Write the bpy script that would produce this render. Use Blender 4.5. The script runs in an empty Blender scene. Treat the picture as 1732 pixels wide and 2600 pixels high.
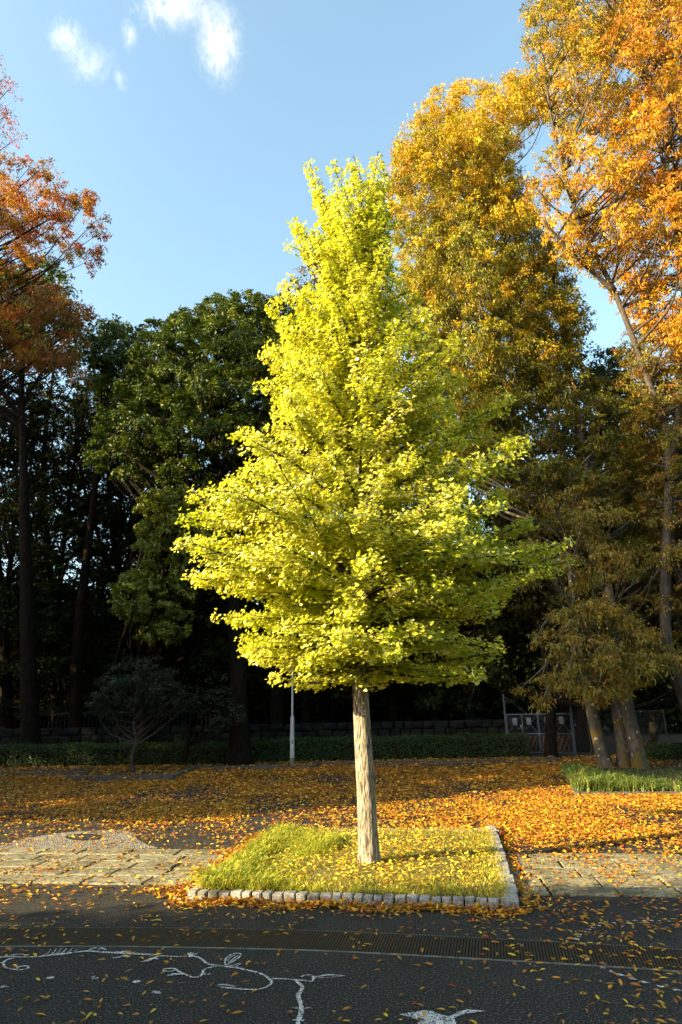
import bpy, math, numpy as np
from mathutils import Vector, Matrix
rng = np.random.default_rng(7)
R = math.radians
S = bpy.context.scene
COL = S.collection

# ------------------------------------------------------------------ camera, sky, sun, exposure
FPX, PITCH, ROLL, CAMH = 1650.0, R(17.1), R(-1.1), 1.6       # focal length in photo pixels
cd = bpy.data.cameras.new('camera'); cam = bpy.data.objects.new('camera', cd); COL.objects.link(cam)
cd.sensor_fit = 'VERTICAL'; cd.sensor_height = 36; cd.lens = FPX/2600*36
cd.clip_end = 6000; cd.clip_start = 0.1
CM = Matrix.Rotation(R(90)+PITCH, 3, 'X') @ Matrix.Rotation(ROLL, 3, 'Z')
cam.matrix_world = Matrix.Translation((0, 0, CAMH)) @ CM.to_4x4()
S.camera = cam
SUN_EL, SUN_DIR = R(19), R(22)          # elevation; heading of the shadows on the ground, from +x towards +y
w = bpy.data.worlds.new('World'); S.world = w; w.use_nodes = True
nt = w.node_tree; bg = nt.nodes['Background']
sky = nt.nodes.new('ShaderNodeTexSky'); sky.sky_type = 'NISHITA'; sky.sun_disc = False
sky.sun_elevation = SUN_EL; sky.sun_rotation = math.atan2(-math.cos(SUN_DIR), -math.sin(SUN_DIR))
sky.altitude = 0; sky.air_density = 1.25; sky.dust_density = 3.0; sky.ozone_density = 3.0
hs = nt.nodes.new('ShaderNodeHueSaturation'); hs.inputs['Hue'].default_value = .478; hs.inputs['Saturation'].default_value = .86; hs.inputs['Value'].default_value = .83
nt.links.new(sky.outputs[0], hs.inputs['Color']); nt.links.new(hs.outputs[0], bg.inputs[0]); bg.inputs[1].default_value = 0.15
sd = bpy.data.lights.new('sun', 'SUN'); sun = bpy.data.objects.new('sun', sd); COL.objects.link(sun)
sd.energy = 5.0; sd.angle = R(0.5); sd.color = (1.0, 0.80, 0.45)
LD = Vector((math.cos(SUN_DIR)*math.cos(SUN_EL), math.sin(SUN_DIR)*math.cos(SUN_EL), -math.sin(SUN_EL)))
sun.rotation_euler = LD.to_track_quat('-Z', 'Y').to_euler()
S.view_settings.view_transform = 'Standard'; S.view_settings.look = 'None'
S.view_settings.gamma = 1; S.view_settings.exposure = 1.98

# ------------------------------------------------------------------ photo pixel -> place
CMn = np.array(CM)
def ray(u, v): return CMn @ np.array([u-866, 1300-v, -FPX])
def G(u, v, z=0.0):
    d = ray(u, v); t = (z-CAMH)/d[2]; return np.array([0, 0, CAMH]) + d*t
def P(u, v, y):
    d = ray(u, v); t = y/d[1]; return np.array([0, 0, CAMH]) + d*t
K = 1732/1568.0
def PD(u, v, y): return P(u*K, v*K, y)

# ------------------------------------------------------------------ mesh helpers
def mesh(name, verts, faces, mat=None, parent=None, cols=None, smooth=False):
    """verts (n,3); faces: list of (m,k) int arrays"""
    verts = np.asarray(verts, dtype=np.float32)
    fs = [np.asarray(f, dtype=np.int32) for f in (faces if isinstance(faces, list) else [faces]) if len(f)]
    me = bpy.data.meshes.new(name)
    me.vertices.add(len(verts)); me.vertices.foreach_set('co', verts.ravel())
    nl = sum(f.size for f in fs); npoly = sum(len(f) for f in fs)
    me.loops.add(nl); me.polygons.add(npoly)
    me.loops.foreach_set('vertex_index', np.concatenate([f.ravel() for f in fs]))
    tot = np.concatenate([np.full(len(f), f.shape[1], dtype=np.int32) for f in fs])
    st = np.concatenate([[0], np.cumsum(tot)[:-1]]).astype(np.int32)
    me.polygons.foreach_set('loop_start', st)
    me.polygons.foreach_set('use_smooth', np.full(npoly, smooth, dtype=bool))
    me.update(calc_edges=True)
    if cols is not None:
        a = me.color_attributes.new('Col', 'FLOAT_COLOR', 'POINT')
        c = np.ones((len(verts), 4), dtype=np.float32); c[:, :3] = cols
        a.data.foreach_set('color', c.ravel())
    o = bpy.data.objects.new(name, me); COL.objects.link(o)
    if mat: me.materials.append(mat)
    if parent: o.parent = parent
    return o
def rebase(o, loc):
    """move the origin of an unparented mesh to loc without moving the mesh"""
    loc = Vector(loc); o.data.transform(Matrix.Translation(-loc)); o.location = loc; return o
def thing(name, label, cat, loc=(0, 0, 0), group=None):
    o = bpy.data.objects.new(name, None); COL.objects.link(o); o.location = loc
    o.empty_display_size = 0.2
    o['label'] = label; o['category'] = cat
    if group: o['group'] = group
    return o
def tag(o, label=None, cat=None, group=None, kind=None):
    for k, v in (('label', label), ('category', cat), ('group', group), ('kind', kind)):
        if v: o[k] = v
    return o
def part(o, root):
    """parent a world-space mesh to a thing whose Empty stands elsewhere"""
    o.parent = root; o.data.transform(Matrix.Translation(-Vector(root.location))); return o

class MB:
    def __init__(s): s.v = []; s.f = {}; s.n = 0
    def add(s, v, *fs):
        v = np.asarray(v, dtype=float).reshape(-1, 3); s.v.append(v)
        for f in fs:
            f = np.asarray(f, dtype=int)
            s.f.setdefault(f.shape[1], []).append(f+s.n)
        s.n += len(v)
    def box(s, c, size, rot=0.0, jit=0.0):
        c = np.asarray(c, float); h = np.asarray(size, float)/2
        q = np.array([[x, y, z] for z in (-1, 1) for y in (-1, 1) for x in (-1, 1)], float)*h
        if jit: q += rng.uniform(-jit, jit, q.shape)
        cs, sn = math.cos(rot), math.sin(rot)
        q = np.stack([q[:, 0]*cs-q[:, 1]*sn, q[:, 0]*sn+q[:, 1]*cs, q[:, 2]], 1)+c
        s.add(q, [[0, 2, 3, 1], [4, 5, 7, 6], [0, 1, 5, 4], [2, 6, 7, 3], [0, 4, 6, 2], [1, 3, 7, 5]])
    def tube(s, pts, rad, sides=6, cap=True, noise=0.0):
        p = np.asarray(pts, float); n = len(p); rad = np.broadcast_to(np.asarray(rad, float), (n,))
        t = np.gradient(p, axis=0); t /= np.linalg.norm(t, axis=1, keepdims=True)+1e-9
        ref = np.array([0.0, 0, 1]) if abs(t[:, 2]).mean() < 0.8 else np.array([1.0, 0, 0])
        a = np.cross(t, ref); a /= np.linalg.norm(a, axis=1, keepdims=True)+1e-9
        b = np.cross(t, a)
        th = np.arange(sides)*2*math.pi/sides
        r = rad[:, None]*np.ones((1, sides))
        if noise: r = r*(1+rng.normal(0, noise, r.shape))
        v = p[:, None]+(np.cos(th)[None, :, None]*a[:, None]+np.sin(th)[None, :, None]*b[:, None])*r[..., None]
        i = np.arange(n-1)[:, None]*sides; j = np.arange(sides)[None]; k = (j+1) % sides
        f = np.stack([i+j, i+k, i+sides+k, i+sides+j], -1).reshape(-1, 4)
        s.add(v.reshape(-1, 3), f)
        if cap:
            s.f.setdefault(sides, []).append(np.array([range(sides)])[:, ::-1]+s.n-n*sides)
            s.f.setdefault(sides, []).append(np.array([range(sides)])+s.n-sides)
    def build(s, name, mat=None, parent=None, smooth=False, root=None):
        o = mesh(name, np.concatenate(s.v), [np.concatenate(x) for x in s.f.values()], mat, parent, None, smooth)
        if root: part(o, root)
        return o

def spline(pts, n):
    """smooth curve through points"""
    p = np.asarray(pts, float); m = len(p)
    if m == 2:
        t = np.linspace(0, 1, n)[:, None]; return p[0]*(1-t)+p[1]*t
    q = np.vstack([2*p[0]-p[1], p, 2*p[-1]-p[-2]])
    T = np.linspace(0, m-1-1e-6, n); i = T.astype(int); t = (T-i)[:, None]
    a, b, c, d = q[i], q[i+1], q[i+2], q[i+3]
    return 0.5*((2*b)+(-a+c)*t+(2*a-5*b+4*c-d)*t*t+(-a+3*b-3*c+d)*t**3)
def unit(a): return a/(np.linalg.norm(a, axis=-1, keepdims=True)+1e-9)

LEAF4 = (np.array([[0, 0, 0], [.30, .45, .06], [0, 1, -.08], [-.28, .45, .06]], float), [np.array([[0, 1, 2, 3]])])
LEAFN = (np.array([[0, 0, 0], [.19, .4, .05], [0, 1, -.1], [-.19, .4, .05]], float), [np.array([[0, 1, 2, 3]])])
LEAF2 = (np.array([[0, 0, 0], [.3, .5, .12], [0, 1, -.05], [-.3, .5, .12]], float), [np.array([[0, 1, 2], [0, 2, 3]])])
LEAF8 = (np.array([[0, -.22, .05], [.018, 0, .03], [.17, .3, .1], [.15, .66, .12], [0, 1, .04], [-.15, .66, .12], [-.17, .3, .1], [-.018, 0, .03], [0, .3, 0.02], [0, .66, .02]], float),
         [np.array([[0, 1, 7], [3, 4, 9], [9, 4, 5], [7, 1, 8]]), np.array([[1, 2, 3, 8], [8, 3, 9, 8]])[:0], np.array([[8, 2, 3, 9], [6, 8, 9, 5]]), np.array([[1, 2, 8], [7, 8, 6]])])
FAN = (np.array([[0, 0, 0], [.012, .45, .0], [.42, .72, .06], [.36, .98, .03], [.05, 1.0, -.02], [0, .86, -.03], [-.05, 1.0, -.02], [-.36, .98, .03], [-.42, .72, .06], [-.012, .45, 0]], float),
       [np.array([[0, 1, 9]]), np.array([[1, 2, 3, 4], [6, 7, 8, 9]]), np.array([[1, 4, 5, 9]])[:0], np.array([[1, 4, 5], [9, 5, 6], [9, 1, 5]])])
def leaves(pos, nrm, size, cols, tpl, dirs=None, spin=True):
    """place leaf templates; returns verts, faces, colours"""
    n = len(pos); nrm = unit(nrm)
    if dirs is None: dirs = rng.normal(size=(n, 3))
    y = unit(dirs-nrm*np.sum(dirs*nrm, 1, keepdims=True)); x = np.cross(y, nrm)
    tv, tf = tpl; k = len(tv)
    s = np.broadcast_to(np.asarray(size, float), (n,))[:, None, None]
    curl = rng.uniform(.3, 1.8, (n, 1, 1))
    v = pos[:, None]+s*(tv[None, :, 0:1]*x[:, None]+tv[None, :, 1:2]*y[:, None]+tv[None, :, 2:3]*curl*nrm[:, None])
    off = (np.arange(n)*k)[:, None, None]
    fs = [(f[None]+off).reshape(-1, f.shape[1]) for f in tf if len(f)]
    return v.reshape(-1, 3), fs, np.repeat(cols, k, axis=0)
def leafmesh(name, pos, nrm, size, cols, tpl, mat, root=None, dirs=None):
    v, f, c = leaves(pos, nrm, size, cols, tpl, dirs)
    m = {}
    for x in f: m.setdefault(x.shape[1], []).append(x)
    o = mesh(name, v, [np.concatenate(q) for q in m.values()], mat, None, c)
    if root: part(o, root)
    return o

# ------------------------------------------------------------------ materials
def newmat(name):
    m = bpy.data.materials.new(name); m.use_nodes = True; t = m.node_tree
    return m, t, t.nodes, t.links, t.nodes['Principled BSDF']
def leafmat(name, rough=.45, spec=.5, trans=.4, tint=(1.15, 1.0, .7), gain=1.0):
    m, t, N, L, b = newmat(name)
    a = N.new('ShaderNodeAttribute'); a.attribute_name = 'Col'
    L.new(a.outputs['Color'], b.inputs['Base Color'])
    b.inputs['Roughness'].default_value = rough; b.inputs['Specular IOR Level'].default_value = spec
    tr = N.new('ShaderNodeBsdfTranslucent'); mx = N.new('ShaderNodeMixShader'); mul = N.new('ShaderNodeMix')
    mul.data_type = 'RGBA'; mul.blend_type = 'MULTIPLY'; mul.inputs[0].default_value = 1
    L.new(a.outputs['Color'], mul.inputs[6]); mul.inputs[7].default_value = (*tint, 1)
    L.new(mul.outputs[2], tr.inputs[0]); mx.inputs[0].default_value = trans
    L.new(b.outputs[0], mx.inputs[1]); L.new(tr.outputs[0], mx.inputs[2]); L.new(mx.outputs[0], N['Material Output'].inputs[0])
    return m
def noisemat(name, stops, scale=5, detail=6, rough=.85, stretch=(1, 1, 1), bump=.3, bdist=.01, spec=.3, second=None, kind='NOISE', metallic=0):
    """colour ramp over object-space noise, plus bump; second=(scale, colour, lo, hi) lays blotches over it"""
    m, t, N, L, b = newmat(name)
    tc = N.new('ShaderNodeTexCoord'); mp = N.new('ShaderNodeMapping'); mp.inputs['Scale'].default_value = stretch
    L.new(tc.outputs['Object'], mp.inputs[0])
    if kind == 'VORONOI':
        n = N.new('ShaderNodeTexVoronoi'); n.inputs['Scale'].default_value = scale; out = n.outputs['Distance']
    else:
        n = N.new('ShaderNodeTexNoise'); n.inputs['Scale'].default_value = scale; n.inputs['Detail'].default_value = detail; n.inputs['Roughness'].default_value = .65; out = n.outputs[0]
    L.new(mp.outputs[0], n.inputs['Vector'])
    r = N.new('ShaderNodeValToRGB'); e = r.color_ramp.elements
    for i, (p, c) in enumerate(stops):
        q = e[i] if i < 2 else e.new(p)
        q.position = p; q.color = (*c, 1)
    L.new(out, r.inputs[0]); colour = r.outputs[0]
    if second:
        for sc, c2, lo, hi in (second if isinstance(second, list) else [second]):
            n2 = N.new('ShaderNodeTexNoise'); n2.inputs['Scale'].default_value = sc; n2.inputs['Detail'].default_value = 5
            L.new(tc.outputs['Object'], n2.inputs['Vector'])
            mr = N.new('ShaderNodeMapRange'); mr.inputs[1].default_value = lo; mr.inputs[2].default_value = hi
            L.new(n2.outputs[0], mr.inputs[0])
            mx = N.new('ShaderNodeMix'); mx.data_type = 'RGBA'; L.new(mr.outputs[0], mx.inputs[0])
            L.new(colour, mx.inputs[6]); mx.inputs[7].default_value = (*c2, 1); colour = mx.outputs[2]
    L.new(colour, b.inputs['Base Color'])
    b.inputs['Roughness'].default_value = rough; b.inputs['Specular IOR Level'].default_value = spec; b.inputs['Metallic'].default_value = metallic
    if bump:
        bp = N.new('ShaderNodeBump'); bp.inputs['Strength'].default_value = bump; bp.inputs['Distance'].default_value = bdist
        L.new(out, bp.inputs['Height']); L.new(bp.outputs[0], b.inputs['Normal'])
    return m
M = {}
M['ginkgo'] = leafmat('ginkgo_leaf', .28, .9, .38, (1.05, 1.1, .5))
M['leaf'] = leafmat('tree_leaf', .5, .4, .35, (1.05, 1.05, .6))
M['evergreen'] = leafmat('evergreen_leaf', .5, .3, .22, (1.1, 1.2, .5))
M['shade_leaf'] = leafmat('shade_leaf', .85, .1, .1, (1.1, 1.2, .5))
M['grass'] = leafmat('grass_blade', .45, .4, .35)
M['litter'] = leafmat('fallen_leaf', .5, .35, .15)
M['asphalt'] = noisemat('asphalt', [(.38, (.008, .0076, .006)), (.5, (.022, .0205, .016)), (.6, (.08, .075, .058)), (.70, (.34, .33, .29))], 75, 3, .8, bump=1.0, bdist=.03,
                        second=[(.9, (.05, .047, .04), .52, .85), (2.3, (.012, .0115, .010), .55, .85)])
M['slab'] = noisemat('granite_slab', [(.36, (.07, .062, .035)), (.5, (.24, .22, .135)), (.66, (.42, .39, .27))], 48, 5, .8, bump=.6, bdist=.008, second=[(2.2, (.10, .09, .05), .48, .7), (14, (.08, .07, .045), .54, .68)])
M['pebble'] = noisemat('exposed_pebble', [(.0, (.5, .48, .42)), (.35, (.36, .34, .29)), (.6, (.08, .07, .05))], 55, 2, .75, bump=.8, bdist=.02, kind='VORONOI')
M['cobble'] = noisemat('cobble_granite', [(.3, (.12, .115, .10)), (.5, (.34, .33, .31)), (.7, (.56, .55, .52))], 70, 5, .8, bump=.6, bdist=.006, second=[(9, (.13, .12, .09), .5, .7)])
M['kerb'] = noisemat('concrete_kerb', [(.3, (.045, .042, .036)), (.6, (.10, .093, .08))], 20, 6, .85, bump=.4)
M['soil'] = noisemat('soil', [(.3, (.03, .022, .012)), (.6, (.08, .06, .03))], 12, 8, .95, bump=.8, bdist=.03)
M['turf'] = noisemat('turf_soil', [(.3, (.06, .055, .015)), (.6, (.16, .15, .03))], 20, 8, .95, bump=.8, bdist=.03)
M['paint'] = noisemat('worn_white_paint', [(.44, (.03, .03, .027)), (.5, (.5, .5, .47)), (.7, (.75, .75, .72))], 90, 3, .7, bump=.4, bdist=.004)
M['iron'] = noisemat('rusty_iron', [(.3, (.03, .024, .014)), (.6, (.075, .06, .036))], 30, 6, .6, bump=.3, metallic=.3)
M['steel'] = noisemat('steel_edge', [(.3, (.14, .17, .155)), (.6, (.30, .36, .33))], 15, 5, .45, bump=.1, metallic=.5)
M['void'] = noisemat('gutter_dark', [(.3, (.008, .007, .006)), (.6, (.015, .013, .01))], 10, 3, .9, bump=0)
M['bark_ginkgo'] = noisemat('ginkgo_bark', [(.36, (.07, .055, .04)), (.45, (.20, .165, .12)), (.54, (.38, .335, .26)), (.68, (.54, .49, .40))], 58, 6, .9, (1, 1, .15), .95, .05)
M['bark'] = noisemat('brown_bark', [(.35, (.03, .024, .017)), (.55, (.065, .052, .038)), (.75, (.13, .11, .08))], 14, 7, .9, (1, 1, .3), .8, .03)
M['bark_lichen'] = noisemat('lichen_bark', [(.35, (.05, .043, .032)), (.55, (.11, .10, .075)), (.75, (.2, .185, .15))], 12, 7, .85, (1, 1, .5), .5, .02, second=[(2.2, (.12, .085, .02), .52, .62), (7, (.42, .4, .28), .64, .68)])
M['bark_dark'] = noisemat('dark_bark', [(.35, (.006, .005, .004)), (.6, (.018, .014, .010))], 14, 7, .95, (1, 1, .35), .9, .04, spec=.06)
M['pole'] = noisemat('grey_pole_paint', [(.3, (.38, .4, .38)), (.7, (.55, .57, .53))], 8, 5, .45, bump=.05)
M['pole_base'] = noisemat('weathered_pole_foot', [(.3, (.1, .1, .07)), (.65, (.3, .3, .24))], 9, 6, .7, bump=.2)
M['galv'] = noisemat('galvanised_tube', [(.3, (.06, .067, .075)), (.7, (.13, .14, .16))], 12, 4, .5, bump=.1, metallic=.3)
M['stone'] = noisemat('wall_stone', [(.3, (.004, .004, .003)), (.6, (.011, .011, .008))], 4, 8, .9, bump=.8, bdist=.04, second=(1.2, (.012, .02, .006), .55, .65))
M['fence'] = noisemat('dark_fence_paint', [(.3, (.012, .012, .012)), (.7, (.03, .03, .03))], 10, 3, .6, bump=0)
M['paper'] = noisemat('notice_paper', [(.44, (.06, .06, .07)), (.5, (.22, .23, .26))], 38, 3, .7, bump=0)
M['lens'] = noisemat('lamp_glass', [(.3, (.6, .6, .56)), (.7, (.7, .7, .66))], 5, 2, .3, bump=0)

# ------------------------------------------------------------------ ground and paving
o = mesh('ground', [(-900, -300, 0), (900, -300, 0), (900, 1500, 0), (-900, 1500, 0)], [np.array([[0, 1, 2, 3]])], M['asphalt']); tag(o, kind='structure')

FL, FR, BR, BL = G(474, 2286), G(1324, 2312), G(1262, 2119), G(702, 2119)
def lerp(a, b, t): return a*(1-t)+b*t
def sheet(name, pts, z, mat):
    p = np.asarray(pts, float).copy(); p[:, 2] = z
    o = mesh(name, p, [np.arange(len(p))[None]], mat); return o
# stone-slab band, left and right of the planter
XD = unit((G(1320, 2262)-G(0, 2244))*[1, 1, 0]); YD = np.array([-XD[1], XD[0], 0])
def slabs(name, a, length, courses, sgn):
    mb = MB(); y = 0.0
    for ci, (cw) in enumerate(courses):
        x = -rng.uniform(0, .4)
        while x < length:
            L_ = rng.uniform(.48, .66); g = rng.uniform(.018, .045)
            x0, x1 = max(x, 0), min(x+L_, length)
            if x1-x0 > .08:
                h = .018+rng.uniform(-.003, .003)
                sk = rng.uniform(-.015, .015, 8)
                q = [(x0+g/2, y+.014), (x1-g/2, y+.014+sk[2]*.3), (x1-g/2+sk[0]*.6, y+cw-.012+sk[3]*.3), (x0+g/2+sk[1]*.6, y+cw-.012)]
                bot = [a+XD*i+YD*j for i, j in q]; e = .006
                q2 = [(q[0][0]+e, q[0][1]+e), (q[1][0]-e, q[1][1]+e), (q[2][0]-e, q[2][1]-e), (q[3][0]+e, q[3][1]-e)]
                top = [a+XD*i+YD*j+np.array([0, 0, h]) for i, j in q2]
                mid = [b_+np.array([0, 0, h*.65]) for b_ in bot]
                mb.add(bot+mid+top, [[8, 9, 10, 11], [0, 1, 5, 4], [1, 2, 6, 5], [2, 3, 7, 6], [3, 0, 4, 7], [4, 5, 9, 8], [5, 6, 10, 9], [6, 7, 11, 10], [7, 4, 8, 11]])
            x += L_
        y += cw
    return mb.build(name, M['slab'])
a0 = G(0, 2244); a0 = a0-XD*4.0
lenL = np.dot(G(528, 2244)-a0, XD)
c5 = [.33, .33, .34, .34, .36]
gl = 0
o = slabs('slab_paving', a0, lenL, c5, -1); tag(o, kind='structure')
aR = G(1318, 2274)
o = slabs('slab_paving', aR, 9.0, [.3, .36, .36, .4, .34], 1); tag(o, kind='structure')
# pebbled shape behind the slabs, with an oval hole
zp = lambda x, y: G(x/2.851, 2080+y/2.851)
out = [zp(*q) for q in [(-900, 245), (-500, 222), (-200, 212), (0, 196), (200, 140), (400, 106), (560, 91), (780, 82), (900, 84), (945, 92), (972, 115), (1000, 152), (1060, 183), (1140, 206), (1142, 212)]]
bl = G(0, 2244)+YD*sum(c5); 
inner = [zp(615+140*math.cos(t), 133+25*math.sin(t)) for t in np.linspace(0, 2*math.pi, 28, endpoint=False)]
# fill by bands: outer boundary to a base line just behind the slabs
import bmesh
bm = bmesh.new()
base_ = [lerp(zp(1142, 216), zp(-900, 262), t) for t in np.linspace(0, 1, 10)]
ov = [bm.verts.new((p[0], p[1], .006)) for p in out+base_]
iv = [bm.verts.new((p[0], p[1], .006)) for p in inner]
es = [bm.edges.new((a, b)) for l in (ov, iv) for a, b in zip(l, l[1:]+l[:1])]
bmesh.ops.triangle_fill(bm, edges=es, use_beauty=True, normal=(0, 0, 1))
me = bpy.data.meshes.new('pebble_paving'); bm.to_mesh(me); bm.free(); me.materials.append(M['pebble'])
o = bpy.data.objects.new('pebble_paving', me); COL.objects.link(o)
tag(o, kind='structure')

# drain: curved grating across the road
topc = [(-700, 2378), (-300, 2368), (0, 2363), (330, 2362), (520, 2363), (866, 2372), (1253, 2392), (1518, 2405), (1732, 2420), (2100, 2455)]
botc = [(-700, 2412), (-300, 2403), (0, 2399), (330, 2399), (718, 2407), (866, 2411), (1214, 2428), (1501, 2446), (1732, 2461), (2100, 2495)]
A_ = spline([G(*q) for q in topc], 600); B_ = spline([G(*q) for q in botc], 600)
def resample(p, ds):
    s = np.concatenate([[0], np.cumsum(np.linalg.norm(np.diff(p, axis=0), axis=1))]); t = np.arange(0, s[-1], ds)
    return np.stack([np.interp(t, s, p[:, i]) for i in range(3)], 1)
dr = thing('drain_grating', 'long rusty iron drain grating with pale steel edges curving across the dark road', 'drain grating', tuple(G(866, 2392)))
C_ = resample((A_+B_)/2, .0215)
T_ = unit(np.gradient(C_, axis=0)); Nn = np.stack([-T_[:, 1], T_[:, 0], T_[:, 2]*0], 1)
hw = float(np.linalg.norm(A_-B_, axis=1)[150:450].mean())/2-.004; print('drain', hw)
mb = MB(); n = len(C_)
mb.add(np.concatenate([C_+Nn*hw+[0, 0, .003], C_-Nn*hw+[0, 0, .003]]), np.stack([np.arange(n-1), np.arange(n-1)+n, np.arange(1, n)+n, np.arange(1, n)], 1)); mb.build('gutter', M['void'], root=dr)
mb = MB()
for i in range(n):
    mb.box(C_[i]+[0, 0, .0055], (.012, hw*2-.008, .008), math.atan2(T_[i, 1], T_[i, 0]))
mb.build('grate', M['iron'], root=dr)
for s_ in (1, -1):
    e = C_+Nn*hw*s_; mb = MB(); k = len(e)
    q = np.concatenate([e-Nn*.0035+[0, 0, .007], e+Nn*.0035+[0, 0, .007], e-Nn*.0035, e+Nn*.0035])
    i = np.arange(k-1)
    mb.add(q, np.stack([i, i+k, i+1+k, i+1], 1)[:, ::-1], np.stack([i, i+1, i+1+2*k, i+2*k], 1), np.stack([i+k, i+1+k, i+1+3*k, i+3*k], 1))
    mb.build('edge_rail', M['steel'], root=dr)

# painted drawings on the road
Z5 = lambda x, y: G(x/2.24, 2350+y/2.24)
Z6 = lambda x, y: G(700+x/2.613, 2350+y/2.613)
Z7 = lambda x, y: G(1250+x/3.253, 2300+y/3.253)
def ribbon(mb, f, pts, w0, z=.004, n=None):
    """pts in picture, w: half-width in metres (scalar or list)"""
    p = spline([f(*q) for q in pts], n or len(pts)*6); p[:, 2] = z
    wv = np.interp(np.linspace(0, 1, len(p)), np.linspace(0, 1, len(w0)), w0) if isinstance(w0, (list, tuple)) else np.full(len(p), w0)
    wv = wv*(1+rng.normal(0, .12, len(p)))
    t = unit(np.gradient(p, axis=0)); nn = np.stack([-t[:, 1], t[:, 0], 0*t[:, 0]], 1)*wv[:, None]; k = len(p); i = np.arange(k-1)
    mb.add(np.concatenate([p+nn, p-nn]), np.stack([i, i+k, i+1+k, i+1], 1))
W = .0078
mb = MB()
zz = .0040
def rb(f, pts, w0):
    global zz
    zz += .00005; ribbon(mb, f, pts, w0, zz)
rb(Z5, [(-60, 190), (0, 186), (60, 180), (150, 182), (240, 178), (330, 165), (430, 155), (500, 148), (600, 155), (740, 162), (870, 170), (960, 178), (1040, 180), (1110, 180), (1150, 195), (1180, 220), (1250, 232), (1340, 243), (1430, 262), (1490, 280), (1530, 305), (1545, 325), (1530, 345), (1490, 362), (1430, 368), (1340, 362), (1270, 355), (1235, 345)],
   [W*.8, W*.8, W*1.1, W*1.3, W*1.6, W*1.2, W*1.6, W*2, W*1.8, W*1.2, W, W*1.1, W*1.3, W*1.4, W*1.4, W*1.3, W*1.1, W*1.1, W, W*.9, W, W*1.4, W*.5])
rb(Z5, [(80, 186), (35, 200), (20, 220), (30, 240), (70, 250), (110, 256), (150, 250), (162, 240), (145, 233), (110, 238), (92, 250)], W)
rb(Z5, [(-40, 190), (60, 173), (120, 166), (150, 172)], [W*.7, W, W*.5]); rb(Z5, [(-20, 216), (25, 215)], W*.8)
rb(Z5, [(300, 172), (360, 165), (440, 153)], [W, W*2, W])
for a, b in (((240, 176), (290, 136)), ((268, 174), (322, 134)), ((295, 172), (348, 134)), ((320, 170), (382, 130)), ((345, 168), (412, 134)), ((370, 165), (442, 138))):
    rb(Z5, [a, ((a[0]+b[0])/2+8, (a[1]+b[1])/2+4), b], [W*.8, W*.5, W*.3])
rb(Z5, [(500, 146), (530, 134), (550, 128)], [W, W*1.6, W*.8]); rb(Z5, [(560, 140), (580, 131), (602, 142)], [W, W*1.5, W])
rb(Z5, [(640, 160), (690, 152), (745, 155)], [W, W*2, W]); rb(Z5, [(700, 172), (720, 182), (745, 178)], W*1.5); rb(Z5, [(640, 188), (690, 182)], W*1.3)
rb(Z5, [(905, 178), (870, 190), (840, 203), (800, 213)], [W, W*2.2, W*2.8, W*.8]); rb(Z5, [(880, 190), (900, 196)], W)
for q in ((1068, 160), (1085, 156), (1105, 155), (1125, 160)): rb(Z5, [(1085, 182), (q[0], q[1])], [W*1.4, W*.5])
rb(Z5, [(1280, 228), (1286, 190), (1325, 166), (1366, 163), (1360, 185), (1320, 212), (1285, 230)], W*.8)
rb(Z5, [(1300, 216), (1325, 196), (1350, 176)], W*.8); rb(Z5, [(1292, 205), (1310, 186), (1335, 172)], W*.6); rb(Z5, [(1295, 236), (1335, 228), (1370, 219), (1340, 238), (1305, 238)], W*.7)
rb(Z5, [(1232, 236), (1190, 245), (1160, 258), (1150, 280), (1130, 297), (1090, 298), (1060, 285), (1020, 268), (990, 250), (940, 250), (930, 260), (960, 266), (995, 260)], [W*1.2, W, W, W*.9, W, W*.8, W*.5])
rb(Z5, [(1045, 280), (990, 282), (945, 290)], [W, W*2, W*.6]); rb(Z5, [(1155, 274), (1175, 285), (1197, 277)], W*.9)
rb(Z5, [(1340, 352), (1290, 343), (1240, 340)], [W*.5, W*1.2, W*.6])
rb(Z6, [(-22, 358), (60, 360), (130, 366), (200, 372), (240, 376), (250, 356), (240, 336), (200, 334), (170, 345)], W)
rb(Z6, [(245, 350), (350, 334), (460, 338)], [W*.8, W*1.5, W*.4]); rb(Z6, [(245, 356), (350, 350), (440, 342)], W*.4)
rb(Z6, [(130, 368), (175, 410), (168, 440), (150, 470), (165, 520), (172, 560), (165, 600), (150, 640), (145, 670), (120, 720), (90, 780)], [W*1.3, W*1.6, W*1.6, W*1.6, W*1.8, W*1.8, W*1.6, W*2, W*2])
rb(Z6, [(105, 550), (170, 556), (235, 552)], [W*.6, W*1.1, W*.6]); rb(Z6, [(110, 640), (150, 632), (187, 639)], W*1.2)
o = rebase(mb.build('ground_drawing', M['paint']), G(500, 2440)); tag(o, 'long white line drawing of a feathered curling creature painted on the asphalt', 'ground drawing')
o = sheet('ground_drawing', [Z6(*q) for q in [(815, 595), (880, 583), (930, 579), (980, 567), (1040, 574), (1090, 594), (1130, 605), (1170, 600), (1220, 575), (1270, 562), (1330, 566), (1392, 572), (1330, 582), (1260, 590), (1210, 605), (1185, 622), (1200, 653), (1150, 720), (1060, 740), (980, 700), (940, 653), (960, 636), (900, 616), (860, 604)]], .0042, M['paint'])
tag(rebase(o, Z6(1060, 640)), 'solid white bird shape with outstretched neck painted on the asphalt at the bottom edge', 'ground drawing')
mb = MB()
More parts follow.
